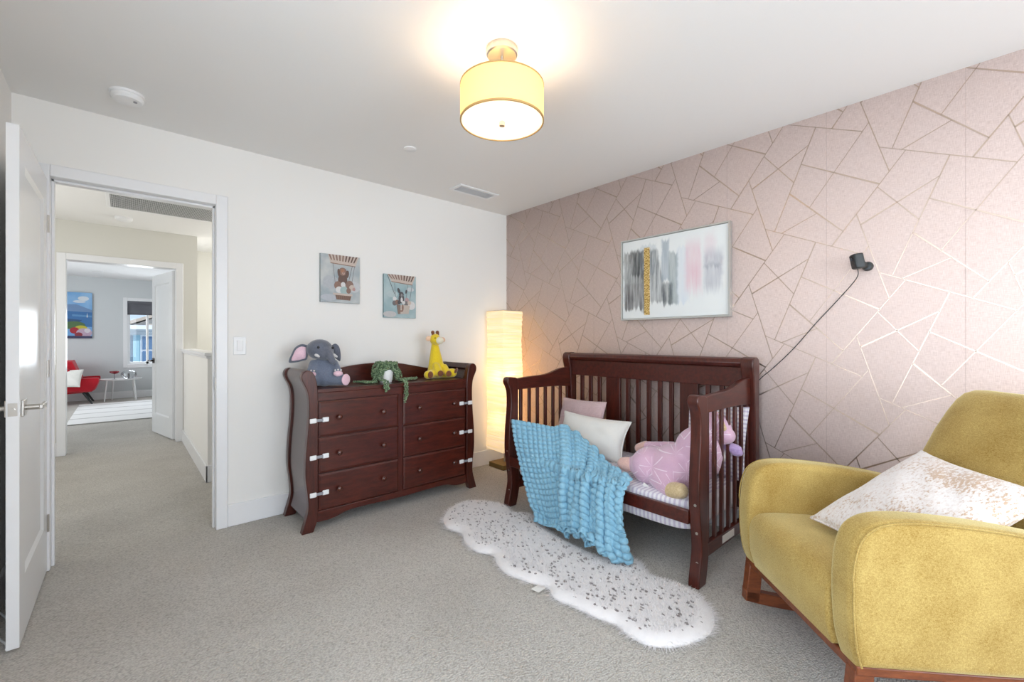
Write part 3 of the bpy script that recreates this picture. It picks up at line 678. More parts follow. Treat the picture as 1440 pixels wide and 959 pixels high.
spots.put(spots.b.inputs['Base Color'], spots.mix(spots.math('MULTIPLY', sel, .85), spots.mix(spots.noise(c, 25, 3), srgb(238, 234, 232), srgb(220, 216, 216)), srgb(104, 92, 90))); spots.set(rough=.9, sheen=.4, spec=.15)
RUGM = spots.m
cen = V((1.75, 1.7, 0))
b = B()
poly2 = [V((p.x, p.y, 0)) for p in rg]
def skel(p):   # nearest point on the rug's spine
    y = min(max(p.y, 1.02), 2.36); return V((1.765+.0*y, y, 0))
rings = []
for k, z in ((.99, .002), (1.0, .008), (.985, .015), (.93, .026), (.8, .034), (.6, .036), (.35, .036), (.1, .036)):
    rings.append([skel(p).lerp(p, k)+V((0, 0, z)) for p in poly2])
b.loft(rings, cap=False); b.poly([p.copy() for p in rings[-1]])
# fur tufts
tri = [(poly2[i], poly2[(i+1) % len(poly2)]) for i in range(len(poly2))]
xs = np.array([p.x for p in poly2]); ys = np.array([p.y for p in poly2]); xn = np.roll(xs, -1); yn = np.roll(ys, -1)
def inside(x, y): return np.sum(((ys > y) != (yn > y)) & (x < (xn-xs)*(y-ys)/(yn-ys+1e-12)+xs)) % 2 == 1
def dist(x, y):
    dx, dy = xn-xs, yn-ys; t_ = np.clip(((x-xs)*dx+(y-ys)*dy)/(dx*dx+dy*dy), 0, 1); return np.min(np.hypot(x-xs-t_*dx, y-ys-t_*dy))
bv = b.b; cnt = 0
while cnt < 44000:
    x, y = rng.uniform(1.44, 2.08), rng.uniform(.78, 2.62)
    if not inside(x, y): continue
    cnt += 1; dd = dist(x, y); z0 = .007+.027*min(1, dd/.06); a = rng.uniform(0, 2*pi); ln = rng.uniform(.012, .024)*(1+.6*max(0, 1-dd/.06))
    o_ = V((x, y, 0))-skel(V((x, y, 0))); o_ = o_.normalized() if o_.length > 1e-4 else V((0, 0, 0))
    e = max(0, 1-dd/.05); lean = V((cos(a)*.6, sin(a)*.6, 0))*(1-e*.6)+o_*(e*1.3); tip = V((x, y, z0))+V((lean.x*ln, lean.y*ln, ln*(.55-.45*e))); wd = V((-sin(a), cos(a), 0))*.0022
    bv.faces.new((bv.verts.new(V((x, y, z0-.004))-wd), bv.verts.new(V((x, y, z0-.004))+wd), bv.verts.new(tip)))
o = b.obj('faux_fur_rug', RUGM, ang=180, fix=False)
at = o.data.attributes.new('inset', 'FLOAT', 'POINT')
vals = []
for v in o.data.vertices:
    vals.append(1. if dist(v.co.x, v.co.y) > .035 and inside(v.co.x, v.co.y) else 0.)
at.data.foreach_set('value', vals)
tag(o, 'white faux fur rug with dark spots and scalloped edge on the carpet before the crib', 'rug')
pt = atz(854, 822, .006)
B().boxm((.075, .045, .001), M.Translation((1.492, 1.478, .008)) @ M.Rotation(.15, 4, 'Z') @ M.Rotation(.08, 4, 'Y')).obj('fabric_tag', WCOT, o)

# ---------------------------------------------------------------- paper floor lamp in the corner
fx, fy = 2.698, 3.138
fl_ = thing('floor_lamp', 'tall glowing rice paper column lamp in the corner behind the crib', 'floor lamp', (fx, fy, 0))
BRASSB = plain('dark brass block', srgb(120, 96, 50), .45, metal=.3)
B().box(fx-.105, fx+.105, fy-.105, fy+.105, 0, .045).obj('base', BRASSB, fl_, bevel=.004)
B().tube([(fx, fy, .04), (fx, fy, 1.40)], .008, 10).obj('pole', NICKEL, fl_)
t = NT('rice paper'); c = t.coord()
mp_ = t.N('ShaderNodeMapping'); t.l.new(c, mp_.inputs[0]); mp_.inputs['Scale'].default_value = (3, 3, 60); nn = t.noise(mp_.outputs[0], 1, 3)
t.n.remove(t.b); cc = t.ramp(nn, [(.3, srgb(244, 222, 180)), (.7, srgb(255, 242, 214))])
df = t.N('ShaderNodeBsdfDiffuse'); tl = t.N('ShaderNodeBsdfTranslucent'); em = t.N('ShaderNodeEmission'); mx = t.N('ShaderNodeMixShader'); mx.inputs[0].default_value = .5; sh = t.N('ShaderNodeAddShader')
bp = t.N('ShaderNodeBump'); bp.inputs['Strength'].default_value = .7; bp.inputs['Distance'].default_value = .02; t.l.new(nn, bp.inputs['Height'])
for s_ in (df, tl): t.l.new(cc, s_.inputs[0]); t.l.new(bp.outputs[0], s_.inputs['Normal'])
t.l.new(cc, em.inputs[0]); em.inputs[1].default_value = .34
t.l.new(df.outputs[0], mx.inputs[1]); t.l.new(tl.outputs[0], mx.inputs[2]); t.l.new(mx.outputs[0], sh.inputs[0]); t.l.new(em.outputs[0], sh.inputs[1]); t.l.new(sh.outputs[0], t.out.inputs[0]); RICE = t.m
b = B(); rings = []; r3 = random.Random(4); z = .165
while z < 1.472:
    w = .118 + r3.uniform(-.0025, .0025) + .003*sin(z*9)
    rings.append([V((fx+sx*w+r3.uniform(-.0012, .0012), fy+sy*w, z)) for sx, sy in ((-1,-1),(0,-1.0),(1,-1),(1.0,0),(1,1),(0,1),(-1,1),(-1,0))]); z += .0145
b.loft(rings, cap=False).obj('lamp_shade', RICE, fl_, ang=60)
for z in (.167, 1.468):
    w = .117; B().tube([(fx-w, fy-w, z), (fx+w, fy-w, z), (fx+w, fy+w, z), (fx-w, fy+w, z), (fx-w, fy-w, z)], .003, 6).obj('wire_ring', NICKEL, fl_)
for z in (.40, .80): B().ell((fx, fy, z), (.03, .03, .04), nu=12, nv=8).obj('bulb', MATS.get('x') or lampshade_mat('floor lamp bulb', srgb(255, 206, 130), 2.5, .9), fl_)

# ---------------------------------------------------------------- rocking armchair
ch = thing('rocking_armchair', 'mustard yellow upholstered rocking armchair with curved arms and walnut runners', 'armchair', (1.83, .547, 0), RD(-134))
def yellow():
    t = NT('mustard chenille'); c = t.coord(); w = t.noise(c, 300, 2, .7)
    mp = t.N('ShaderNodeMapping'); t.l.new(c, mp.inputs[0]); mp.inputs['Scale'].default_value = (120, 120, 320); w2 = t.noise(mp.outputs[0], 1, 2); bl = t.noise(c, 7, 3)
    f = t.math('ADD', t.math('ADD', t.math('MULTIPLY', w, .55), t.math('MULTIPLY', w2, .25)), t.math('MULTIPLY', bl, .35))
    t.put(t.b.inputs['Base Color'], t.ramp(f, [(.38, srgb(145, 111, 44)), (.70, srgb(197, 170, 103))])); t.set(rough=.85, sheen=.9, spec=.2)
    t.b.inputs['Sheen Tint'].default_value = (*srgb(240, 232, 180), 1); t.b.inputs['Sheen Roughness'].default_value = .4
    t.bump(w, .5, .002); return t.m
YEL = yellow()
armp = [(p[0], p[1]) for p in smoothline([(.030,.232), (.012,.30), (.004,.40), (.004,.48), (.012,.56), (.034,.622), (.075,.655), (.13,.668), (.22,.668), (.36,.655), (.50,.634), (.62,.61), (.70,.588)], 4)] + [(.76,.56), (.80,.50), (.80,.205), (.42,.215)]
def slab(profile, x0, x1, r, n=5):
    """profile (y,z) inset-lofted across x so the edges are round"""
    cy = sum(p[0] for p in profile)/len(profile); cz = sum(p[1] for p in profile)/len(profile)
    b = B(); rings = []; ym = max(abs(p[0]-cy) for p in profile); zm = max(abs(p[1]-cz) for p in profile)
    for k in range(n+1):
        a = pi/2*k/n; x = x0+r-r*cos(pi/2-a) if False else x0+r*(1-sin(a)); ins = r*(1-cos(a))
        rings.append((x, ins))
    rings = [(x0+r*(1-sin(pi/2*k/n)), r*(1-cos(pi/2*k/n))) for k in range(n, -1, -1)] + [(x1-r*(1-sin(pi/2*k/n)), r*(1-cos(pi/2*k/n))) for k in range(0, n+1)]
    pts = []
    N_ = len(profile)
    ar_ = sum(profile[i-1][0]*profile[i][1]-profile[i][0]*profile[i-1][1] for i in range(N_)); sg = 1 if ar_ > 0 else -1
    nor = []
    for i in range(N_):
        p, c_, q = V(profile[i-1]), V(profile[i]), V(profile[(i+1) % N_])
        d1_, d2_ = (c_-p).normalized(), (q-c_).normalized(); n1_, n2_ = V((-d1_.y, d1_.x))*sg, V((-d2_.y, d2_.x))*sg
        nor.append((n1_+n2_)/max(.35, 1+n1_.dot(n2_)))
    for x, ins in rings:
        b.loft if False else pts.append([V((x, profile[i][0]+nor[i].x*ins, profile[i][1]+nor[i].y*ins)) for i in range(N_)])
    return b.loft(pts)
for s in (1, -1):
    x0, x1 = sorted((s*.243, s*.352))
    arm = slab(armp, x0, x1, .03).obj('arm', YEL, ch, w=False, ang=50)
    xo = s*.347
    b = B(); b.tube([V((xo, y+.008 if z < .5 else y+.004, z-.006)) for y, z in armp[1:46]], .0028, 6).obj('piping', YEL, arm, w=False)
seatp = [(p[0], p[1]) for p in smoothline([(.022,.236), (.004,.30), (0,.37), (.004,.415), (.025,.448), (.07,.462), (.16,.462), (.34,.452), (.52,.438), (.66,.425)], 4)] + [(.68,.24), (.3,.226)]
slab(seatp, -.246, .246, .012, 3).obj('seat', YEL, ch, w=False, ang=60)
# backrest: tapered, reclined slab with a rounded top
b = B(); rings = []
prof = [(.60,.40,.292,.075), (.655,.50,.296,.08), (.70,.60,.296,.08), (.74,.70,.293,.078), (.785,.80,.288,.074), (.825,.88,.281,.068), (.850,.93,.274,.06), (.866,.962,.263,.048), (.876,.982,.240,.03), (.880,.990,.20,.012)]
for y, z, hw_, ht in prof:
    r = []
    for i in range(56):
        a = 2*pi*i/56; ex = .38; cx = abs(cos(a))**ex*math.copysign(1, cos(a)); sx = abs(sin(a))**.55*math.copysign(1, sin(a))
        r.append(V((cx*hw_, y+.06+sx*ht-.02*(1-cx*cx), z-sx*ht*.38)))
    rings.append(r)
b.loft(rings).obj('backrest', YEL, ch, w=False, ang=80)
B().box(-.25, .25, .67, .80, .21, .46).obj('back_base', YEL, ch, w=False, bevel=.02)
B().prism([(.03,.205), (.80,.172), (.80,.206), (.42,.216), (.03,.234)], 'x', -.335, .335).obj('frame', WALNUT, ch, w=False, bevel=.004)
for s in (1, -1):
    x0, x1 = s*.31-.021, s*.31+.021; RB = 1.55; yc = .42
    arc = [(y, (y-yc)**2/(2*RB)) for y in [.012+.908*k/24 for k in range(25)]]
    B().prism([(y, z) for y, z in arc]+[(y, z+.05) for y, z in arc[::-1]], 'x', x0, x1).obj('rocker', WALNUT, ch, w=False, bevel=.005)
    B().prism([(.010,.054), (.070,.045), (.085,.215), (.028,.218)], 'x', x0, x1).obj('leg', WALNUT, ch, w=False, bevel=.004)
    B().prism([(.70,.06), (.77,.065), (.77,.19), (.71,.19)], 'x', x0, x1).obj('leg', WALNUT, ch, w=False, bevel=.004)
t = NT('crushed velvet'); c = t.coord()
mp = t.N('ShaderNodeMapping'); t.l.new(c, mp.inputs[0]); mp.inputs['Scale'].default_value = (150, 70, 110); n1_ = t.noise(mp.outputs[0], 1.0, 4, .7); n2_ = t.noise(c, 6, 2)
f = t.math('ADD', t.math('MULTIPLY', n1_, .8), t.math('MULTIPLY', n2_, .45))
t.put(t.b.inputs['Base Color'], t.ramp(f, [(.52, srgb(236, 230, 226)), (.66, srgb(226, 216, 210)), (.72, srgb(196, 166, 138))])); t.set(rough=.5, sheen=.5); t.bump(n1_, .5, .006); VELV = t.m
cm = M.Translation((1.83, .547, 0)) @ M.Rotation(RD(-134), 4, 'Z')
Ac, Bc, Cc = V((-.115, .20, .472)), V((-.15, .645, .735)), V((.27, .69, .70)); Dc = Ac+(Cc-Bc)
ctr = (Ac+Bc+Cc+Dc)/4+V((0, -.02, .02))
pillow('throw_pillow', .42, .52, .15, VELV, 'cream crushed velvet pillow with gold flecks on the yellow rocking armchair', 'pillow', cm @ frame4(ctr, Cc-Bc, Bc-Ac), seed=12, ear=.10, n=50)

# ---------------------------------------------------------------- plush elephant (local frame: X to the viewer's right, Y away, Z up)
EG = plush('grey plush', srgb(112, 116, 128), srgb(88, 92, 104)); EB = plush('blue grey plush', srgb(122, 130, 146), srgb(100, 108, 126)); EP = plush('pink plush', srgb(238, 204, 214), srgb(222, 184, 198))
el = thing('plush_elephant', 'grey plush elephant with pink ears sitting on the left of the dresser top', 'plush toy', (1.005, 3.03, .887), RD(-18.4))
b = B(); b.ell((0, 0, .085), (.078, .07, .088)).ell((0, 0, .14), (.062, .058, .06))
b.caps((-.045, -.02, .045), (-.085, -.075, .045), .042, .04).caps((.045, -.02, .045), (.115, -.065, .045), .042, .038)
b.caps((-.06, -.01, .15), (-.075, -.07, .105), .032, .028).caps((.06, -.01, .15), (.085, -.06, .105), .032, .027)
b.obj('body', EB, el, w=False, remesh=.007, smooth=6, ang=180)
hd = B().ell((-.025, -.01, .248), (.083, .078, .068)).ell((.008, -.045, .225), (.058, .05, .05)).caps((.028, -.075, .225), (.045, -.10, .190), .027, .022).caps((.045, -.10, .190), (.055, -.108, .168), .022, .019)
hd.obj('head', EG, el, w=False, remesh=.006, smooth=6, ang=180)
def ear(pts, cx, cz, ymid, mat, name, k=1, off=0):
    b = B(); o_ = smoothline(pts+[pts[0]], 5)[:-1]
    rings = [[V((cx+(p[0]-cx)*f*k, ymid+dy+off, cz+(p[1]-cz)*f*k)) for p in o_] for f, dy in ((.9, .011), (1, .004), (1, -.004), (.9, -.011))]
    return b.loft(rings).obj(name, mat, el, w=False, ang=180)
lp = [(-.098,.275), (-.135,.283), (-.172,.262), (-.196,.215), (-.210,.165), (-.170,.163), (-.130,.172), (-.100,.19)]
ear(lp, -.14, .225, .005, EG, 'ear'); ear(lp, -.14, .217, .005, EP, 'ear_lining', .76, -.010)
rp = [(.050,.275), (.075,.285), (.098,.262), (.108,.21), (.104,.165), (.085,.175), (.065,.20)]
ear(rp, .08, .225, .05, EG, 'ear')
for x, y, z in ((-.032, -.083, .262), (.055, -.062, .258)): B().ell((x, y, z), (.008, .006, .009)).obj('eye', BGLOSS, el, w=False, ang=180)
for a, c_ in (((-.045, -.072, .212), (-.030, -.092, .203)), ((.062, -.062, .210), (.078, -.078, .200))): B().caps(a, c_, .011, .007, 4).obj('tusk', WPL, el, w=False, ang=180)
for x, y, z, rz in ((-.092, -.105, .045, -.6), (.135, -.094, .047, .75)): B().ell((x, y, z), (.036, .010, .038), (0, 0, rz)).obj('foot_sole', EP, el, w=False, ang=180)
for x, y, z in ((-.075, -.083, .088), (.087, -.074, .088)):
    B().ell((x, y, z), (.030, .022, .020), (.5, 0, 0)).obj('paw_pad', EP, el, w=False, ang=180)
    b = B()
    for k in (-1, 0, 1): b.ell((x+.018*k, y-.014, z+.026-.003*abs(k)), (.006, .005, .006), nu=10, nv=6)
    b.obj('toenail', WPL, el, w=False, ang=180)
# ---------------------------------------------------------------- plush giraffe
GY = plush('yellow plush', srgb(238, 212, 50), srgb(220, 186, 30)); GB = plush('brown plush', srgb(132, 82, 52), srgb(108, 64, 40)); GP = plush('peach ear plush', srgb(240, 206, 176), srgb(226, 186, 156)); GM = plush('cream plush', srgb(236, 230, 208), srgb(220, 212, 188))
gi = thing('plush_giraffe', 'yellow plush giraffe with brown soles sitting on the right of the dresser top', 'plush toy', (1.915, 3.07, .887), RD(-10))
b = B()
for k in range(12):
    t_ = k/11; b.ell((-.006-.006*t_, .0+.02*t_, .05+.20*t_), (.076-.044*t_, .066-.034*t_, .055))
b.ell((-.014, .012, .315), (.044, .045, .048)).ell((-.006, -.02, .302), (.035, .035, .034))
b.caps((-.05, -.03, .035), (-.112, -.085, .035), .036, .034).caps((.05, -.02, .035), (.115, -.045, .04), .036, .038)
b.caps((-.03, -.05, .10), (-.022, -.095, .045), .028, .032).caps((.045, -.045, .09), (.050, -.095, .042), .026, .028)
b.obj('body', GY, gi, w=False, remesh=.007, smooth=6, ang=180)
B().ell((.004, -.045, .305), (.032, .026, .030)).obj('muzzle', GM, gi, w=False, ang=180)
for x, z, rr in ((-.068, .322, -.3), (.052, .312, .3)): B().ell((x, .015, z), (.026, .010, .021), (0, rr, 0)).obj('ear', GP, gi, w=False, ang=180)
for x in (-.032, .008): B().caps((x, .01, .352), (x-.003, .01, .372), .012, .015, 4).obj('horn', GB, gi, w=False, ang=180)
for x, y, z in ((-.030, -.030, .325), (.028, -.028, .322)): B().ell((x, y, z), (.005, .005, .006)).obj('eye', BGLOSS, gi, w=False, ang=180)
for x, y, z, rz, rx in ((-.100, -.108, .036, .25, 0), (.135, -.070, .056, .8, .4)): B().ell((x, y, z), (.025, .010, .028), (rx, 0, rz)).obj('foot_sole', GB, gi, w=False, ang=180)
for x, y, z in ((-.022, -.122, .045), (.050, -.119, .040)): B().ell((x, y, z), (.024, .009, .024)).obj('paw_pad', GB, gi, w=False, ang=180)
# ---------------------------------------------------------------- string plant
pl = thing('trailing_plant', 'trailing green plant in a small ribbed white pot on the dresser top', 'potted plant', (1.445, 3.02, .886), 0)
px, py, pz = 1.445, 3.02, .887
rib = lambda r, a: r*(1+.03*abs(sin(12*a)))
b = B(); rings = []
for r, z in ((.040, 0), (.046, .02), (.050, .06), (.051, .092), (.047, .092), (.044, .07)):
    rings.append([V((px+rib(r, 2*pi*i/96)*cos(2*pi*i/96), py+rib(r, 2*pi*i/96)*sin(2*pi*i/96), pz+z)) for i in range(96)])
b.loft(rings).obj('pot', plain('white ceramic', srgb(238, 238, 236), .3), pl)
t = NT('succulent green'); c = t.coord(); t.put(t.b.inputs['Base Color'], t.ramp(t.noise(c, 130, 2), [(.35, srgb(48, 74, 44)), (.5, srgb(96, 126, 84)), (.68, srgb(184, 202, 164))])); t.set(rough=.5, sheen=.2); LEAF = t.m
strands = []; rp_ = random.Random(11)
def strand(pts): strands.append(smoothline([V(p) for p in pts], 10))
top = V((px, py, pz+.09))
for k in range(34):
    a = rp_.uniform(0, 2*pi); R_ = rp_.uniform(.05, .105); front = abs(((a-4.71)+pi) % (2*pi)-pi) < .5
    dz = rp_.uniform(-.01, .02) if front else rp_.uniform(.0, .088); R_ = min(R_, .06) if front else R_
    strand([top+V((.015*cos(a), .015*sin(a), 0)), top+V((R_*.5*cos(a+.3), R_*.5*sin(a+.3), rp_.uniform(.02, .06))), top+V((R_*.9*cos(a), R_*.9*sin(a), rp_.uniform(.0, .035))), top+V((R_*1.12*cos(a-.2), R_*1.12*sin(a-.2), -dz))])
for k in range(22):
    a = rp_.uniform(0, 2*pi); R_ = rp_.uniform(.01, .06)
    strand([top+V((.02*cos(a), .02*sin(a), -.005)), top+V((R_*cos(a), R_*sin(a), rp_.uniform(.025, .055))), top+V((R_*1.5*cos(a+.4), R_*1.5*sin(a+.4), rp_.uniform(.02, .06)))])
for k in range(6): strand([top, top+V((-.06, -.03+.012*k, .01)), (px-.095, py-.05+.012*k, pz+.014), (px-.14, py-.05+.02*k, pz+.010), (px-.18-.008*k, py-.05+.022*k, pz+.012)])
for k in range(8): strand([top, top+V((.06, -.01, .01)), (px+.095, py-.04+.01*k, pz+.014), (px+.17, py-.03+.012*k, pz+.012), (px+.235+.008*k, py-.03+.012*k, pz+.014)])
for k, (dx, zz) in enumerate(((-.075, -.05), (.05, -.14), (.066, -.10), (-.06, -.03), (-.085, -.02), (.058, -.12))): strand([top, top+V((dx*.8, -.06, .0)), (px+dx, 2.95, pz+.03), (px+dx*1.1, 2.855, pz+.022), (px+dx*1.15, 2.838, pz-.02), (px+dx*1.15, 2.838, pz+zz)])
b = B()
for s in strands: b.tube(s, .0012, 5)
b.obj('stem', LEAF, pl)
b = B()
for s in strands:
    acc = 0
    for p, q in zip(s, s[1:]):
        n_ = max(1, int((q-p).length/.011))
        for k in range(n_):
            c = p.lerp(q, k/n_)
            for _ in range(2):
                a = rp_.uniform(0, 2*pi); d = V((cos(a), sin(a), rp_.uniform(-.6, .9)))*.0058; cz = c+d
                if cz.z < pz+.006 and 2.845 < cz.y and (cz-V((px, py, cz.z))).length > .05: cz.z = pz+.006
                b.ell(cz, (.0036, .0036, .0068), (rp_.uniform(-1, 1), rp_.uniform(-1, 1), 0), nu=6, nv=4)
b.obj('foliage', LEAF, pl, ang=180)

# ---------------------------------------------------------------- framed abstract on the wallpaper
AYc, AZc, AW, AH = 1.534, 1.646, .80, .60
ar = thing('framed_painting', 'large abstract painting with grey, gold and pink strokes in a silver frame above the crib', 'painting', (XR, AYc, AZc))
t = NT('abstract strokes'); c = t.coord(); x_ = t.xyz(c)
u = t.math('SUBTRACT', .5, t.math('DIVIDE', x_[1], AW)); w = t.math('ADD', .5, t.math('DIVIDE', x_[2], AH))
def nz(su, sw, seed):
    cc = t.N('ShaderNodeCombineXYZ'); t.put(cc.inputs[0], t.math('MULTIPLY', u, su)); t.put(cc.inputs[1], t.math('MULTIPLY', w, sw)); cc.inputs[2].default_value = seed
    return t.noise(cc.outputs[0], 1, 4, .6)
streak = nz(42, 2.2, 1); blot = nz(6, 6, 2); fine = nz(90, 60, 5)
def sstep(v, a, b_):
    n = t.N('ShaderNodeMapRange'); n.interpolation_type = 'SMOOTHSTEP'; t.put(n.inputs[0], v); n.inputs[1].default_value = a; n.inputs[2].default_value = b_; return n.outputs[0]
wob_w = t.math('MULTIPLY', t.math('SUBTRACT', streak, .5), .22); wob_u = t.math('MULTIPLY', t.math('SUBTRACT', blot, .5), .05)
uu = t.math('ADD', u, wob_u); ww = t.math('ADD', w, wob_w)
colr = t.mix(0, srgb(226, 228, 226), srgb(226, 228, 226))
def stroke(u0, u1, w0, w1, col, op, soft=.012, slope=0., softw=.02, var=.5):
    global colr
    us = t.math('ADD', uu, t.math('MULTIPLY', w, slope)) if slope else uu
    m = t.math('MULTIPLY', sstep(us, u0-soft, u0+soft), sstep(us, u1+soft, u1-soft))
    m = t.math('MULTIPLY', m, t.math('MULTIPLY', sstep(ww, w0-softw, w0+softw), sstep(ww, w1+softw, w1-softw)))
    m = t.math('MULTIPLY', m, t.math('MULTIPLY', op, t.math('ADD', 1-var/2, t.math('MULTIPLY', t.math('SUBTRACT', streak, .5), var*3)), clamp=True), clamp=True)
    colr = t.mix(m, colr, col)
stroke(.20, .36, .55, .90, srgb(176, 186, 192), .6)
stroke(.03, .24, .13, .84, srgb(62, 62, 62), .88, var=.7); stroke(.10, .20, .55, .86, srgb(36, 38, 38), .7)
stroke(.04, .22, .14, .45, srgb(104, 96, 96), .4, .02)
stroke(.31, .50, .20, .84, srgb(88, 92, 96), .85, .015, .16, var=.8); stroke(.22, .26, .08, .6, srgb(70, 70, 66), .7)
stroke(.41, .485, .45, .92, srgb(140, 154, 166), .85); stroke(.48, .57, .17, .76, srgb(140, 152, 154), .9); stroke(.42, .52, .17, .42, srgb(72, 76, 80), .7, .015)
stroke(.56, .66, .18, .80, srgb(204, 212, 222), .6, .02); stroke(.63, .77, .30, .86, srgb(222, 190, 198), .75, .02, 0, .1); stroke(.66, .77, .42, .6, srgb(218, 172, 184), .5, .03, 0, .1)
stroke(.80, .88, .62, .9, srgb(222, 200, 206), .7, .03, 0, .08); stroke(.79, .94, .30, .72, srgb(168, 168, 178), .75, .02, 0, .08, .5); stroke(.79, .92, .53, .58, srgb(140, 142, 152), .5)
ug = t.math('ADD', u, t.math('MULTIPLY', wob_u, .25)); gm = t.math('MULTIPLY', t.math('MULTIPLY', sstep(ug, .238, .243), sstep(ug, .302, .297)), t.math('MULTIPLY', sstep(w, .05, .06), sstep(w, .88, .86)))
colr = t.mix(gm, colr, t.ramp(fine, [(.38, srgb(140, 104, 50)), (.5, srgb(206, 172, 98)), (.62, srgb(238, 216, 160))]))
t.put(t.b.inputs['Base Color'], colr); t.set(rough=.6, spec=.3); t.put(t.b.inputs['Metallic'], t.math('MULTIPLY', gm, .4)); t.bump(streak, .15, .003)
fr = plain('silver frame', srgb(206, 206, 202), .3, metal=.7)
B().box(XR-.027, XR-.002, AYc-AW/2+.012, AYc+AW/2-.012, AZc-AH/2+.012, AZc+AH/2-.012).obj('canvas', t.m, ar)
b = B(); f_ = .010; y0, y1, z0, z1 = AYc-AW/2, AYc+AW/2, AZc-AH/2, AZc+AH/2
b.box(XR-.036, XR-.002, y0, y0+f_, z0, z1).box(XR-.036, XR-.002, y1-f_, y1, z0, z1).box(XR-.036, XR-.002, y0+f_, y1-f_, z0, z0+f_).box(XR-.036, XR-.002, y0+f_, y1-f_, z1-f_, z1)
b.obj('picture_frame', fr, ar)

# ---------------------------------------------------------------- small pictures made of flat painted patches
def paint(name, label, x0, x1, z0, z1, yback, th, bg, edge, patches, group=None):
    """patches: (colour, kind, data) in picture coordinates u right, w up"""
    t0 = thing(name, label, 'picture', ((x0+x1)/2, yback, z0), 0, group)
    B().box(x0, x1, yback-th, yback, z0, z1).obj('canvas', [edge], t0)
    W_, H_ = x1-x0, z1-z0; b = B(); mats = [bg]; L = 0
    Pt = lambda u, w: V((x0+u*W_, yback-th-.0004-.00012*L, z0+w*H_))
    b.poly([Pt(0, 0), Pt(1, 0), Pt(1, 1), Pt(0, 1)])
    for col, kind, d in patches:
        L += 1; mats.append(col); b.mi = len(mats)-1
        if kind == 'p': b.poly([Pt(*q) for q in d])
        elif kind == 'e':
            cu, cw, ru, rw = d[:4]; rot = d[4] if len(d) > 4 else 0
            b.poly([Pt(cu+ru*cos(a)*cos(rot)-rw*sin(a)*sin(rot), cw+ru*cos(a)*sin(rot)+rw*sin(a)*cos(rot)) for a in [2*pi*k/20 for k in range(20)]])
        else:
            (u0, w0), (u1, w1), wd = d; b.poly([Pt(u0-wd, w0), Pt(u0+wd, w0), Pt(u1+wd, w1), Pt(u1-wd, w1)])
    b.obj('printed_scene', mats, t0, fix=False, ang=180); return t0
def pc(r, g, b_): return plain(f'paint {r} {g} {b_}', srgb(r, g, b_), .7)
def cloudy(name, c1, c2, sc=7):
    t = NT(name); t.put(t.b.inputs['Base Color'], t.ramp(t.noise(t.coord(), sc, 4), [(.35, c1), (.65, c2)])); t.set(rough=.7); return t.m
SKY1 = cloudy('hazy sky print', srgb(150, 164, 172), srgb(196, 198, 196)); SKY2 = cloudy('teal sky print', srgb(140, 168, 174), srgb(176, 194, 196))
BR, DB, CR, TE, WHT = pc(146, 118, 106), pc(112, 90, 82), pc(206, 190, 178), pc(170, 192, 190), pc(222, 220, 218); GYP, DG = pc(126, 122, 122), pc(90, 88, 90)
def balloon(u0, u1, b0, b1, wb, wr):
    out = [(CR, 'p', [(u0, 1), (u1, 1), (b1, wr), (b0, wb)])]; n = 9
    for k in range(n):
        f0, f1 = (k+.15)/n, (k+.62)/n; mt = BR if k < 5 else DB
        out.append((mt, 'p', [(u0+(u1-u0)*f0, 1), (u0+(u1-u0)*f1, 1), (b0+(b1-b0)*f1, wb+(wr-wb)*f1+.06), (b0+(b1-b0)*f0, wb+(wr-wb)*f0+.06)]))
    out.append((pc(150, 124, 110), 'p', [(b0, wb), (b1, wr), (b1, wr-.018), (b0, wb-.018)])); return out
pat1 = [(pc(186, 190, 194), 'e', (.25, .42, .2, .14)), (pc(204, 206, 208), 'e', (.85, .35, .16, .12)), (pc(190, 194, 200), 'e', (.2, .1, .2, .07))]
pat1 += balloon(.18, .97, .24, .88, .83, .80) + [(GYP, 'l', ((.80, .80), (.70, .45), .007)), (GYP, 'l', ((.86, .80), (.78, .4), .006)), (GYP, 'l', ((.30, .82), (.36, .4), .005))]
pat1 += [(DB, 'e', (.55, .47, .12, .15)), (BR, 'e', (.55, .66, .105, .085)), (DB, 'e', (.45, .63, .035, .085, .15)), (DB, 'e', (.665, .61, .045, .085, -.2)), (pc(168, 124, 100), 'e', (.545, .67, .05, .05)), (pc(190, 160, 150), 'e', (.57, .625, .035, .028)), (DB, 'e', (.575, .635, .014, .012)),
  (BR, 'e', (.43, .36, .10, .09)), (BR, 'e', (.73, .38, .10, .10)), (WHT, 'e', (.56, .38, .06, .06)), (WHT, 'e', (.46, .27, .09, .07)), (TE, 'e', (.58, .26, .10, .085)), (CR, 'e', (.79, .33, .075, .06)), (BR, 'e', (.70, .26, .06, .06)), (pc(190, 150, 146), 'e', (.84, .30, .04, .035)),
  (CR, 'p', [(.30, .20), (.80, .19), (.80, .15), (.30, .16)]), (pc(140, 112, 96), 'p', [(.36, .16), (.77, .15), (.74, .055), (.39, .065)])]
pat1 += [(DB, 'p', [(.38+.05*k, .145), (.395+.05*k, .145), (.40+.047*k, .075), (.385+.047*k, .075)]) for k in range(8)]
paint('canvas_print', 'higher left canvas print of a brown puppy in a balloon basket on the white wall', 1.066, 1.356, 1.475, 1.828, YB, .022, SKY1, pc(150, 158, 160), pat1, 'balloon canvas prints')
pat2 = [(pc(186, 202, 204), 'e', (.25, .55, .18, .08)), (WHT, 'e', (.85, .3, .13, .1)), (pc(198, 196, 196), 'e', (.18, .08, .2, .07)), (pc(200, 206, 208), 'e', (.82, .68, .12, .05))]
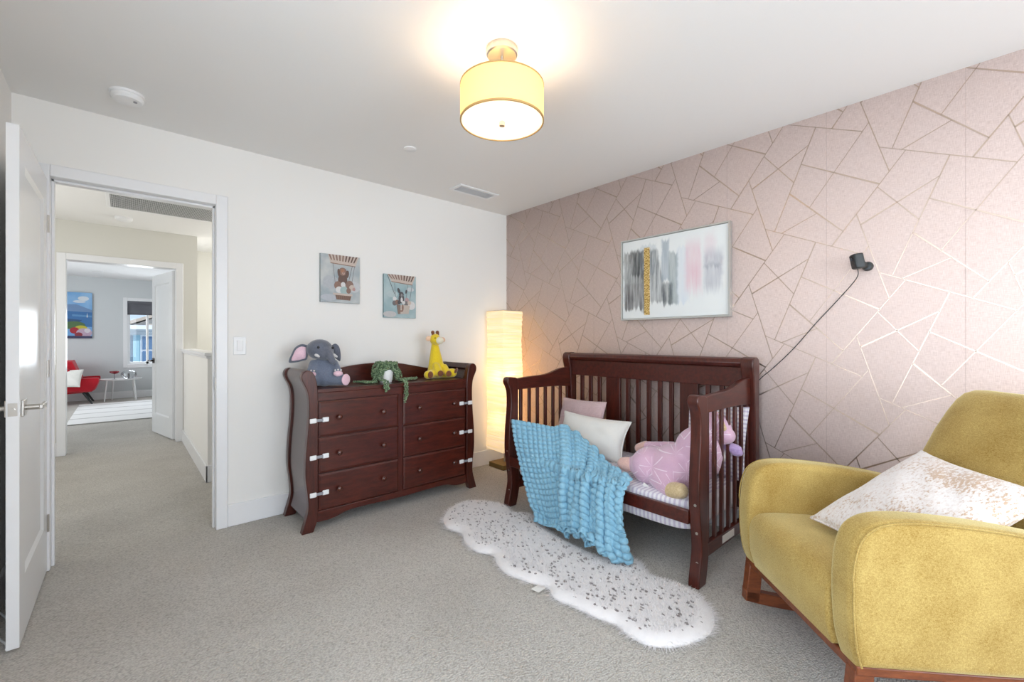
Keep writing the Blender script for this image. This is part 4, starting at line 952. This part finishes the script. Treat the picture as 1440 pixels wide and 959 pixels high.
pat2 += balloon(.10, .98, .22, .88, .84, .80) + [(DG, 'l', ((.10, .98), (.32, .55), .008)), (DG, 'l', ((.32, .80), (.36, .4), .005)), (GYP, 'l', ((.74, .78), (.66, .35), .005)), (GYP, 'l', ((.88, .80), (.78, .35), .006))]
pat2 += [(DG, 'e', (.53, .45, .09, .11)), (DG, 'e', (.53, .55, .075, .06)), (DG, 'e', (.45, .635, .04, .065, .5)), (DG, 'e', (.68, .62, .025, .05, -.2)), (pc(150, 146, 146), 'e', (.54, .53, .03, .04)), (WHT, 'e', (.54, .42, .035, .06)),
  (WHT, 'e', (.32, .44, .06, .05)), (GYP, 'e', (.32, .34, .07, .06)), (BR, 'e', (.40, .36, .07, .06)), (pc(190, 160, 160), 'e', (.70, .42, .07, .06)), (GYP, 'e', (.68, .34, .07, .06)), (CR, 'e', (.78, .36, .06, .05)), (DG, 'e', (.46, .36, .05, .05)), (WHT, 'e', (.60, .36, .05, .04)),
  (pc(198, 186, 176), 'p', [(.38, .30), (.80, .30), (.76, .10), (.42, .085)]), (pc(140, 122, 112), 'p', [(.38, .30), (.50, .30), (.50, .09), (.42, .085)]), (BR, 'e', (.57, .24, .03, .08)), (BR, 'e', (.53, .16, .05, .02))]
paint('canvas_print', 'lower right canvas print of a grey animal in a balloon basket on the white wall', 1.553, 1.838, 1.378, 1.728, YB, .022, SKY2, pc(128, 150, 154), pat2, 'balloon canvas prints')
sea = [(pc(222, 228, 234), 'e', (.78, .87, .14, .05)), (pc(214, 222, 232), 'e', (.68, .80, .16, .03)), (pc(120, 150, 190), 'p', [(0, .72), (.6, .74), (1, .62), (1, .56), (0, .60)]), (pc(70, 120, 176), 'p', [(0, .60), (1, .57), (1, .25), (0, .25)]), (pc(100, 150, 196), 'p', [(.5, .52), (1, .50), (1, .46), (.5, .48)]),
  (WHT, 'p', [(.86, .46), (.89, .46), (.875, .56)]), (pc(60, 90, 130), 'p', [(0, .45), (.75, .40), (.6, .30), (0, .30)]), (pc(90, 120, 80), 'e', (.55, .28, .28, .09)), (pc(200, 190, 70), 'e', (.72, .22, .16, .06)), (pc(176, 50, 60), 'e', (.56, .17, .12, .07)), (pc(196, 170, 190), 'e', (.80, .12, .20, .10)), (pc(150, 60, 70), 'e', (.66, .08, .1, .05)), (pc(220, 214, 220), 'e', (.88, .17, .08, .05)), (pc(70, 70, 100), 'p', [(0, .06), (1, .05), (1, 0), (0, 0)])]
paint('canvas_painting', 'bright blue seaside painting with flowers on the far room wall', -1.02, -.462, 1.225, 2.12, YE, .03, cloudy('painted blue sky', srgb(88, 150, 210), srgb(150, 190, 226), 3), pc(60, 90, 130), sea)

# ---------------------------------------------------------------- wall camera and its cord
cmx = (2.800, .492, 1.600)
wc = thing('security_camera', 'small black security camera mounted on the pink wallpaper above the armchair', 'camera', (XR, .47, 1.585))
fdir = V((-.62, .76, -.16)).normalized(); mt4 = frame4(cmx, V((0, 0, 1)).cross(fdir), fdir.cross(V((0, 0, 1)).cross(fdir))) @ M.Rotation(.06, 4, 'Z')
b = B(); b.boxm((.046, .078, .046), mt4); b.obj('housing', BPLAST, wc, bevel=.009, seg=3)
B().boxm((.034, .066, .003), mt4 @ M.Translation((0, 0, .0235))).obj('front_panel', BGLOSS, wc, bevel=.001)
b = B(); m2 = mt4 @ M.Translation((0, .014, .025)); b.lathe([(.008, 0), (.008, .003), (.005, .003), (.004, .001), (0, .001)], (0, 0, 0), 20)
for v in b.b.verts: v.co = m2 @ v.co
b.obj('lens', plain('lens ring', srgb(70, 74, 80), .15), wc)
B().tube([(2.815, .478, 1.585), (2.845, .465, 1.578)], .012, 14).ell((2.818, .474, 1.585), .016).obj('ball_joint', BPLAST, wc)
B().lathe([(.024, 0), (.024, .008), (.018, .020), (0, .022)], (XR, .462, 1.577), 28, look((-1, 0, 0))).obj('wall_mount', BPLAST, wc)
cd = smoothline([V((2.803, .492, 1.562)), atx(1204, 392, 2.84), atx(1176, 424, 2.862), atx(1146, 456, 2.862), atx(1117, 489, 2.862), atx(1090, 515, 2.862), atx(1071, 531, 2.86), atx(1063, 541, 2.84), atx(1060, 560, 2.835)], 6)
tag(B().tube(cd, .0022, 6).obj('power_cord', BPLAST), 'thin black cord running diagonally down the wallpaper from the security camera', 'cord')
wcab = smoothline([V((-.405, 2.75, .02)), V((-.37, 2.66, .006)), V((-.345, 2.60, .006)), V((-.338, 2.56, .006)), V((-.35, 2.75, .006)), V((-.40, 2.9, .01))], 6)
tag(B().tube(wcab, .004, 6).obj('cable', WPLAST), 'short white cable on the carpet behind the open bedroom door', 'cable')

# ---------------------------------------------------------------- far room furniture
t = NT('striped rug'); x_ = t.xyz(t.coord()); s_ = t.noise(t.coord(), 20, 2)
st = t.math('FRACT', t.math('MULTIPLY', t.math('ADD', x_[1], t.math('MULTIPLY', s_, .02)), 1.75)); ln = t.math('LESS_THAN', st, .13); pa = t.noise(t.coord(scale=(2, .4, 1)), 3, 2)
t.put(t.b.inputs['Base Color'], t.mix(t.math('MULTIPLY', ln, pa), srgb(226, 224, 222), srgb(130, 126, 122))); t.set(rough=.95); t.bump(s_, .4, .01)
B_ = B().box(-.60, 1.45, 8.62, 11.16, 0, .016).obj('area_rug', t.m, bevel=.006); tag(B_, 'pale area rug with thin grey stripes on the far room carpet', 'rug')
RED = fabric('red wool', srgb(196, 34, 48), srgb(158, 20, 34), 220, .3)
rc = thing('accent_armchair', 'red upholstered armchair with black splayed legs in the far room', 'armchair', (-.80, 11.50, 0))
y0, y1 = 11.20, 11.80
def loftbox(pts, ya, yb, r, name, parent, mat=RED):
    cx = sum(p[0] for p in pts)/len(pts); cz = sum(p[1] for p in pts)/len(pts); b = B(); rings = []
    for y, k in ((ya, .86), (ya+r*.4, .95), (ya+r, 1), (yb-r, 1), (yb-r*.4, .95), (yb, .86)):
        rings.append([V((cx+(p[0]-cx)*(1-(1-k)*.4), y, cz+(p[1]-cz)*k)) for p in pts])
    return b.loft(rings).obj(name, mat, parent, ang=50)
loftbox([tuple(p) for p in smoothline([(-1.16,.24), (-.95,.20), (-.62,.21), (-.47,.225), (-.40,.26), (-.36,.34), (-.345,.40), (-.37,.41), (-.60,.40), (-1.10,.38)], 4)], y0+.06, y1-.06, .04, 'seat_base', rc)
loftbox([tuple(p) for p in smoothline([(-1.08,.36), (-.70,.35), (-.46,.355), (-.40,.385), (-.42,.415), (-.52,.428), (-.80,.43), (-1.06,.43)], 4)], y0+.10, y1-.10, .04, 'seat_cushion', rc)
loftbox([tuple(p) for p in smoothline([(-.95,.36), (-.70,.38), (-.58,.48), (-.62,.60), (-.685,.795), (-.715,.815), (-.86,.812), (-1.02,.79), (-1.08,.60)], 4)], y0+.02, y1-.02, .05, 'backrest', rc)
ap_ = [tuple(p) for p in smoothline([(-1.05,.26), (-.50,.235), (-.42,.26), (-.345,.40), (-.335,.47), (-.36,.492), (-.50,.492), (-.58,.49), (-.62,.51), (-.70,.62), (-.80,.70), (-1.0,.60)], 4)]
loftbox(ap_, y0-.03, y0+.06, .03, 'arm', rc); loftbox(ap_, y1-.06, y1+.03, .03, 'arm', rc)
for x, xx, y in ((-.55, -.43, y0+.08), (-.55, -.43, y1-.08), (-.95, -1.02, y0+.08), (-.95, -1.02, y1-.08)):
    B().tube([(x, y, .22), (xx, y+(.03 if y > 11.5 else -.03), 0)], [.024, .013], 12).obj('leg', BPLAST, rc)
pillow('throw_pillow', .36, .34, .12, WCOT, 'white pillow on the red armchair in the far room', 'pillow', frame4((-.74, 11.16, .50), (.9, -.25, 0), (.1, .5, 1)), seed=20)
tb = thing('side_table', 'white oval tray side table beside the red armchair', 'table', (-.03, 11.62, 0))
n = 48; el_ = lambda rx, ry, z: [V((-.03+rx*cos(2*pi*i/n), 11.62+ry*sin(2*pi*i/n), z)) for i in range(n)]
B().loft([el_(.30, .20, .405), el_(.315, .215, .43), el_(.308, .208, .43), el_(.295, .195, .412), el_(.02, .02, .412)]).obj('table_top', WPLAST, tb)
for a, bb in (((-.24, 11.54), (-.275, 11.50)), ((-.15, 11.73), (-.17, 11.78)), ((.16, 11.55), (.195, 11.52)), ((.14, 11.72), (.17, 11.78))):
    B().tube([(*a, .408), (*bb, 0)], [.014, .011], 10).obj('leg', WPLAST, tb)
REDG = plain('red glass', srgb(130, 10, 26), .1)
cp = thing('glass_compote', 'red glass bowl on a slim grey stem on the white side table', 'bowl', (-.13, 11.60, .412))
B().lathe([(.04, .412), (.04, .418), (.008, .425), (.007, .51), (.012, .52)], (-.13, 11.60, 0), 24).obj('stem', GPLAST, cp)
B().lathe([(.012, .52), (.05, .535), (.078, .562), (.072, .58), (.045, .575), (0, .56)], (-.13, 11.60, 0), 32).obj('bowl', REDG, cp)
gg = thing('glass_globe', 'clear glass globe with a dark centre on the white side table', 'ornament', (.08, 11.62, .412))
B().lathe([(.05, .413), (.09, .435), (.122, .49), (.115, .54), (.08, .575), (.03, .59), (0, .591)], (.08, 11.62, 0), 32).obj('glass_shell', glassy('clear globe glass', (.92, .93, .94), .12), gg)
B().lathe([(.03, .414), (.03, .42), (.012, .43), (.018, .46), (.016, .52), (.004, .53), (0, .53)], (.08, 11.62, 0), 20).obj('centrepiece', plain('globe core', srgb(60, 52, 52), .4), gg)

# ---------------------------------------------------------------- neighbouring house beyond the far window
hs = thing('house', 'grey blue house with a pale gabled roof seen through the far window', 'house', (2.2, 24, -3))
SID = NT('grey blue siding'); zz = SID.xyz(SID.coord())[2]; SID.put(SID.b.inputs['Base Color'], SID.mix(SID.math('LESS_THAN', SID.math('FRACT', SID.math('MULTIPLY', zz, 6)), .1), srgb(150, 164, 176), srgb(120, 134, 146))); SID.set(rough=.8)
B().box(.12, 5.5, 22.6, 28, -3, 1.72).obj('wall', SID.m, hs)
B().prism([(-.25, 1.62), (1.35, 2.28), (1.35, 2.38), (-.30, 1.74)], 'y', 22.2, 28.4).prism([(1.35, 2.28), (5.9, 1.62), (5.9, 1.74), (1.35, 2.38)], 'y', 22.2, 28.4).obj('roof', plain('roof tiles', srgb(196, 178, 160), .8), hs)
B().prism([(.12, 1.7), (5.5, 1.7), (1.35, 2.27)], 'y', 22.6, 22.9).obj('gable', plain('gable stucco', srgb(216, 206, 196), .8), hs)
B().box(-.25, 5.9, 22.15, 22.25, 1.60, 1.76).obj('fascia', WPLAST, hs)
wf = B().box(.50, 1.25, 22.52, 22.6, .18, 1.38).obj('window', WPLAST, hs)
B().box(.56, 1.19, 22.49, 22.53, .24, .75).box(.56, 1.19, 22.49, 22.53, .81, 1.32).obj('pane', plain('dark blue pane', srgb(96, 124, 156), .1), wf)
B().box(.28, .50, 22.54, 22.6, .18, 1.38).obj('shutter', plain('pale shutter', srgb(160, 196, 206), .6), hs)
B().box(1.25, 1.47, 22.54, 22.6, .18, 1.38).obj('shutter', plain('pale shutter', srgb(160, 196, 206), .6), hs)
B().box(.0, .14, 22.45, 22.6, -3, 1.62).obj('corner_board', WPLAST, hs)

# ---------------------------------------------------------------- light
def area(name, loc, d, sx, sy, watt, col):
    l = bpy.data.lights.new(name, 'AREA'); l.shape = 'RECTANGLE'; l.size = sx; l.size_y = sy; l.energy = watt; l.color = col
    o = bpy.data.objects.new(name, l); COL.objects.link(o); o.location = loc; o.rotation_euler = V(d).to_track_quat('-Z', 'Z').to_euler(); return o
def point(name, loc, watt, col, r=.03):
    l = bpy.data.lights.new(name, 'POINT'); l.energy = watt; l.color = col; l.shadow_soft_size = r
    o = bpy.data.objects.new(name, l); COL.objects.link(o); o.location = loc; return o
DAY = (.86, .93, 1.0); WARM = (1.0, .87, .68)
area('daylight_front_window', ((FWN[0]+FWN[1])/2, YF-.14, (FWN[2]+FWN[3])/2), (0, 1, 0), FWN[1]-FWN[0], FWN[3]-FWN[2], 84, DAY)
area('daylight_left_window', (XL-.14, (LW[0]+LW[1])/2, (LW[2]+LW[3])/2), (1, 0, 0), LW[3]-LW[2], LW[1]-LW[0], 40, (.80, .90, 1))
area('daylight_study_window', (.5, YE+.2, 1.35), (-.2, -1, -.1),   .85, 1.3, 46, (.86, .93, 1))
area('study_side_fill', (-2.5, 9.5, 1.5), (1, 0, 0), 1.4, 2.2, 48, (.88, .94, 1))  # added fill light inside the study; its left wall has no window
area('daylight_stairwell', (1.9, 6.4, 1.9), (-.9, -.2, -.3), 1.2, 1.0, 26, (1, .985, .95))
area('landing_fill', (-1.25, 4.9, 1.5), (1, .1, 0), 1.4, 1.6, 14, (1, .99, .97))  # added lamp to brighten the hall, set before its closed left wall
for a in (0, 2.1, 4.2): point('lamp_bulb', (LX+.075*cos(a+1), LY+.075*sin(a+1), 2.185), .95, WARM, .03)
for z, e_ in ((.40, .42), (.80, .95)): point('floor_lamp_bulb', (fx-.04, fy-.04, z+.07), e_, (1, .74, .44), .04)
l = bpy.data.lights.new('sun', 'SUN'); l.energy = 3; l.angle = .02; l.color = (1, .95, .88); o = bpy.data.objects.new('sun', l); COL.objects.link(o); o.rotation_euler = V((-.75, .55, -.62)).to_track_quat('-Z', 'Y').to_euler()
wd = bpy.data.worlds.new('sky'); SC.world = wd; wd.use_nodes = True; nt = wd.node_tree; bg = nt.nodes['Background']
g = nt.nodes.new('ShaderNodeTexCoord'); sp = nt.nodes.new('ShaderNodeSeparateXYZ'); nt.links.new(g.outputs['Generated'], sp.inputs[0]); rp = nt.nodes.new('ShaderNodeValToRGB')
rp.color_ramp.elements[0].position = 0; rp.color_ramp.elements[0].color = (*srgb(206, 226, 244), 1); rp.color_ramp.elements[1].position = .25; rp.color_ramp.elements[1].color = (*srgb(130, 182, 236), 1)
nt.links.new(sp.outputs[2], rp.inputs[0]); nt.links.new(rp.outputs[0], bg.inputs[0]); bg.inputs[1].default_value = 1.0

# ---------------------------------------------------------------- camera and view
cam = bpy.data.cameras.new('camera'); cam.sensor_width = 36; cam.lens = FPX/1440*36; cam.shift_y = -2/1440; cam.clip_start = .02
co = bpy.data.objects.new('camera', cam); COL.objects.link(co); co.location = (0, 0, CH); co.rotation_euler = (pi/2, 0, -AZ); SC.camera = co
vs_ = SC.view_settings; vs_.view_transform = 'Standard'; vs_.look = 'None'; vs_.gamma = 1; vs_.use_curve_mapping = False; vs_.exposure = 0.22
SC.cycles.max_bounces = 10; SC.cycles.diffuse_bounces = 6; SC.cycles.use_denoising = True; SC.cycles.sample_clamp_indirect = 8; SC.cycles.caustics_reflective = False; SC.cycles.caustics_refractive = False
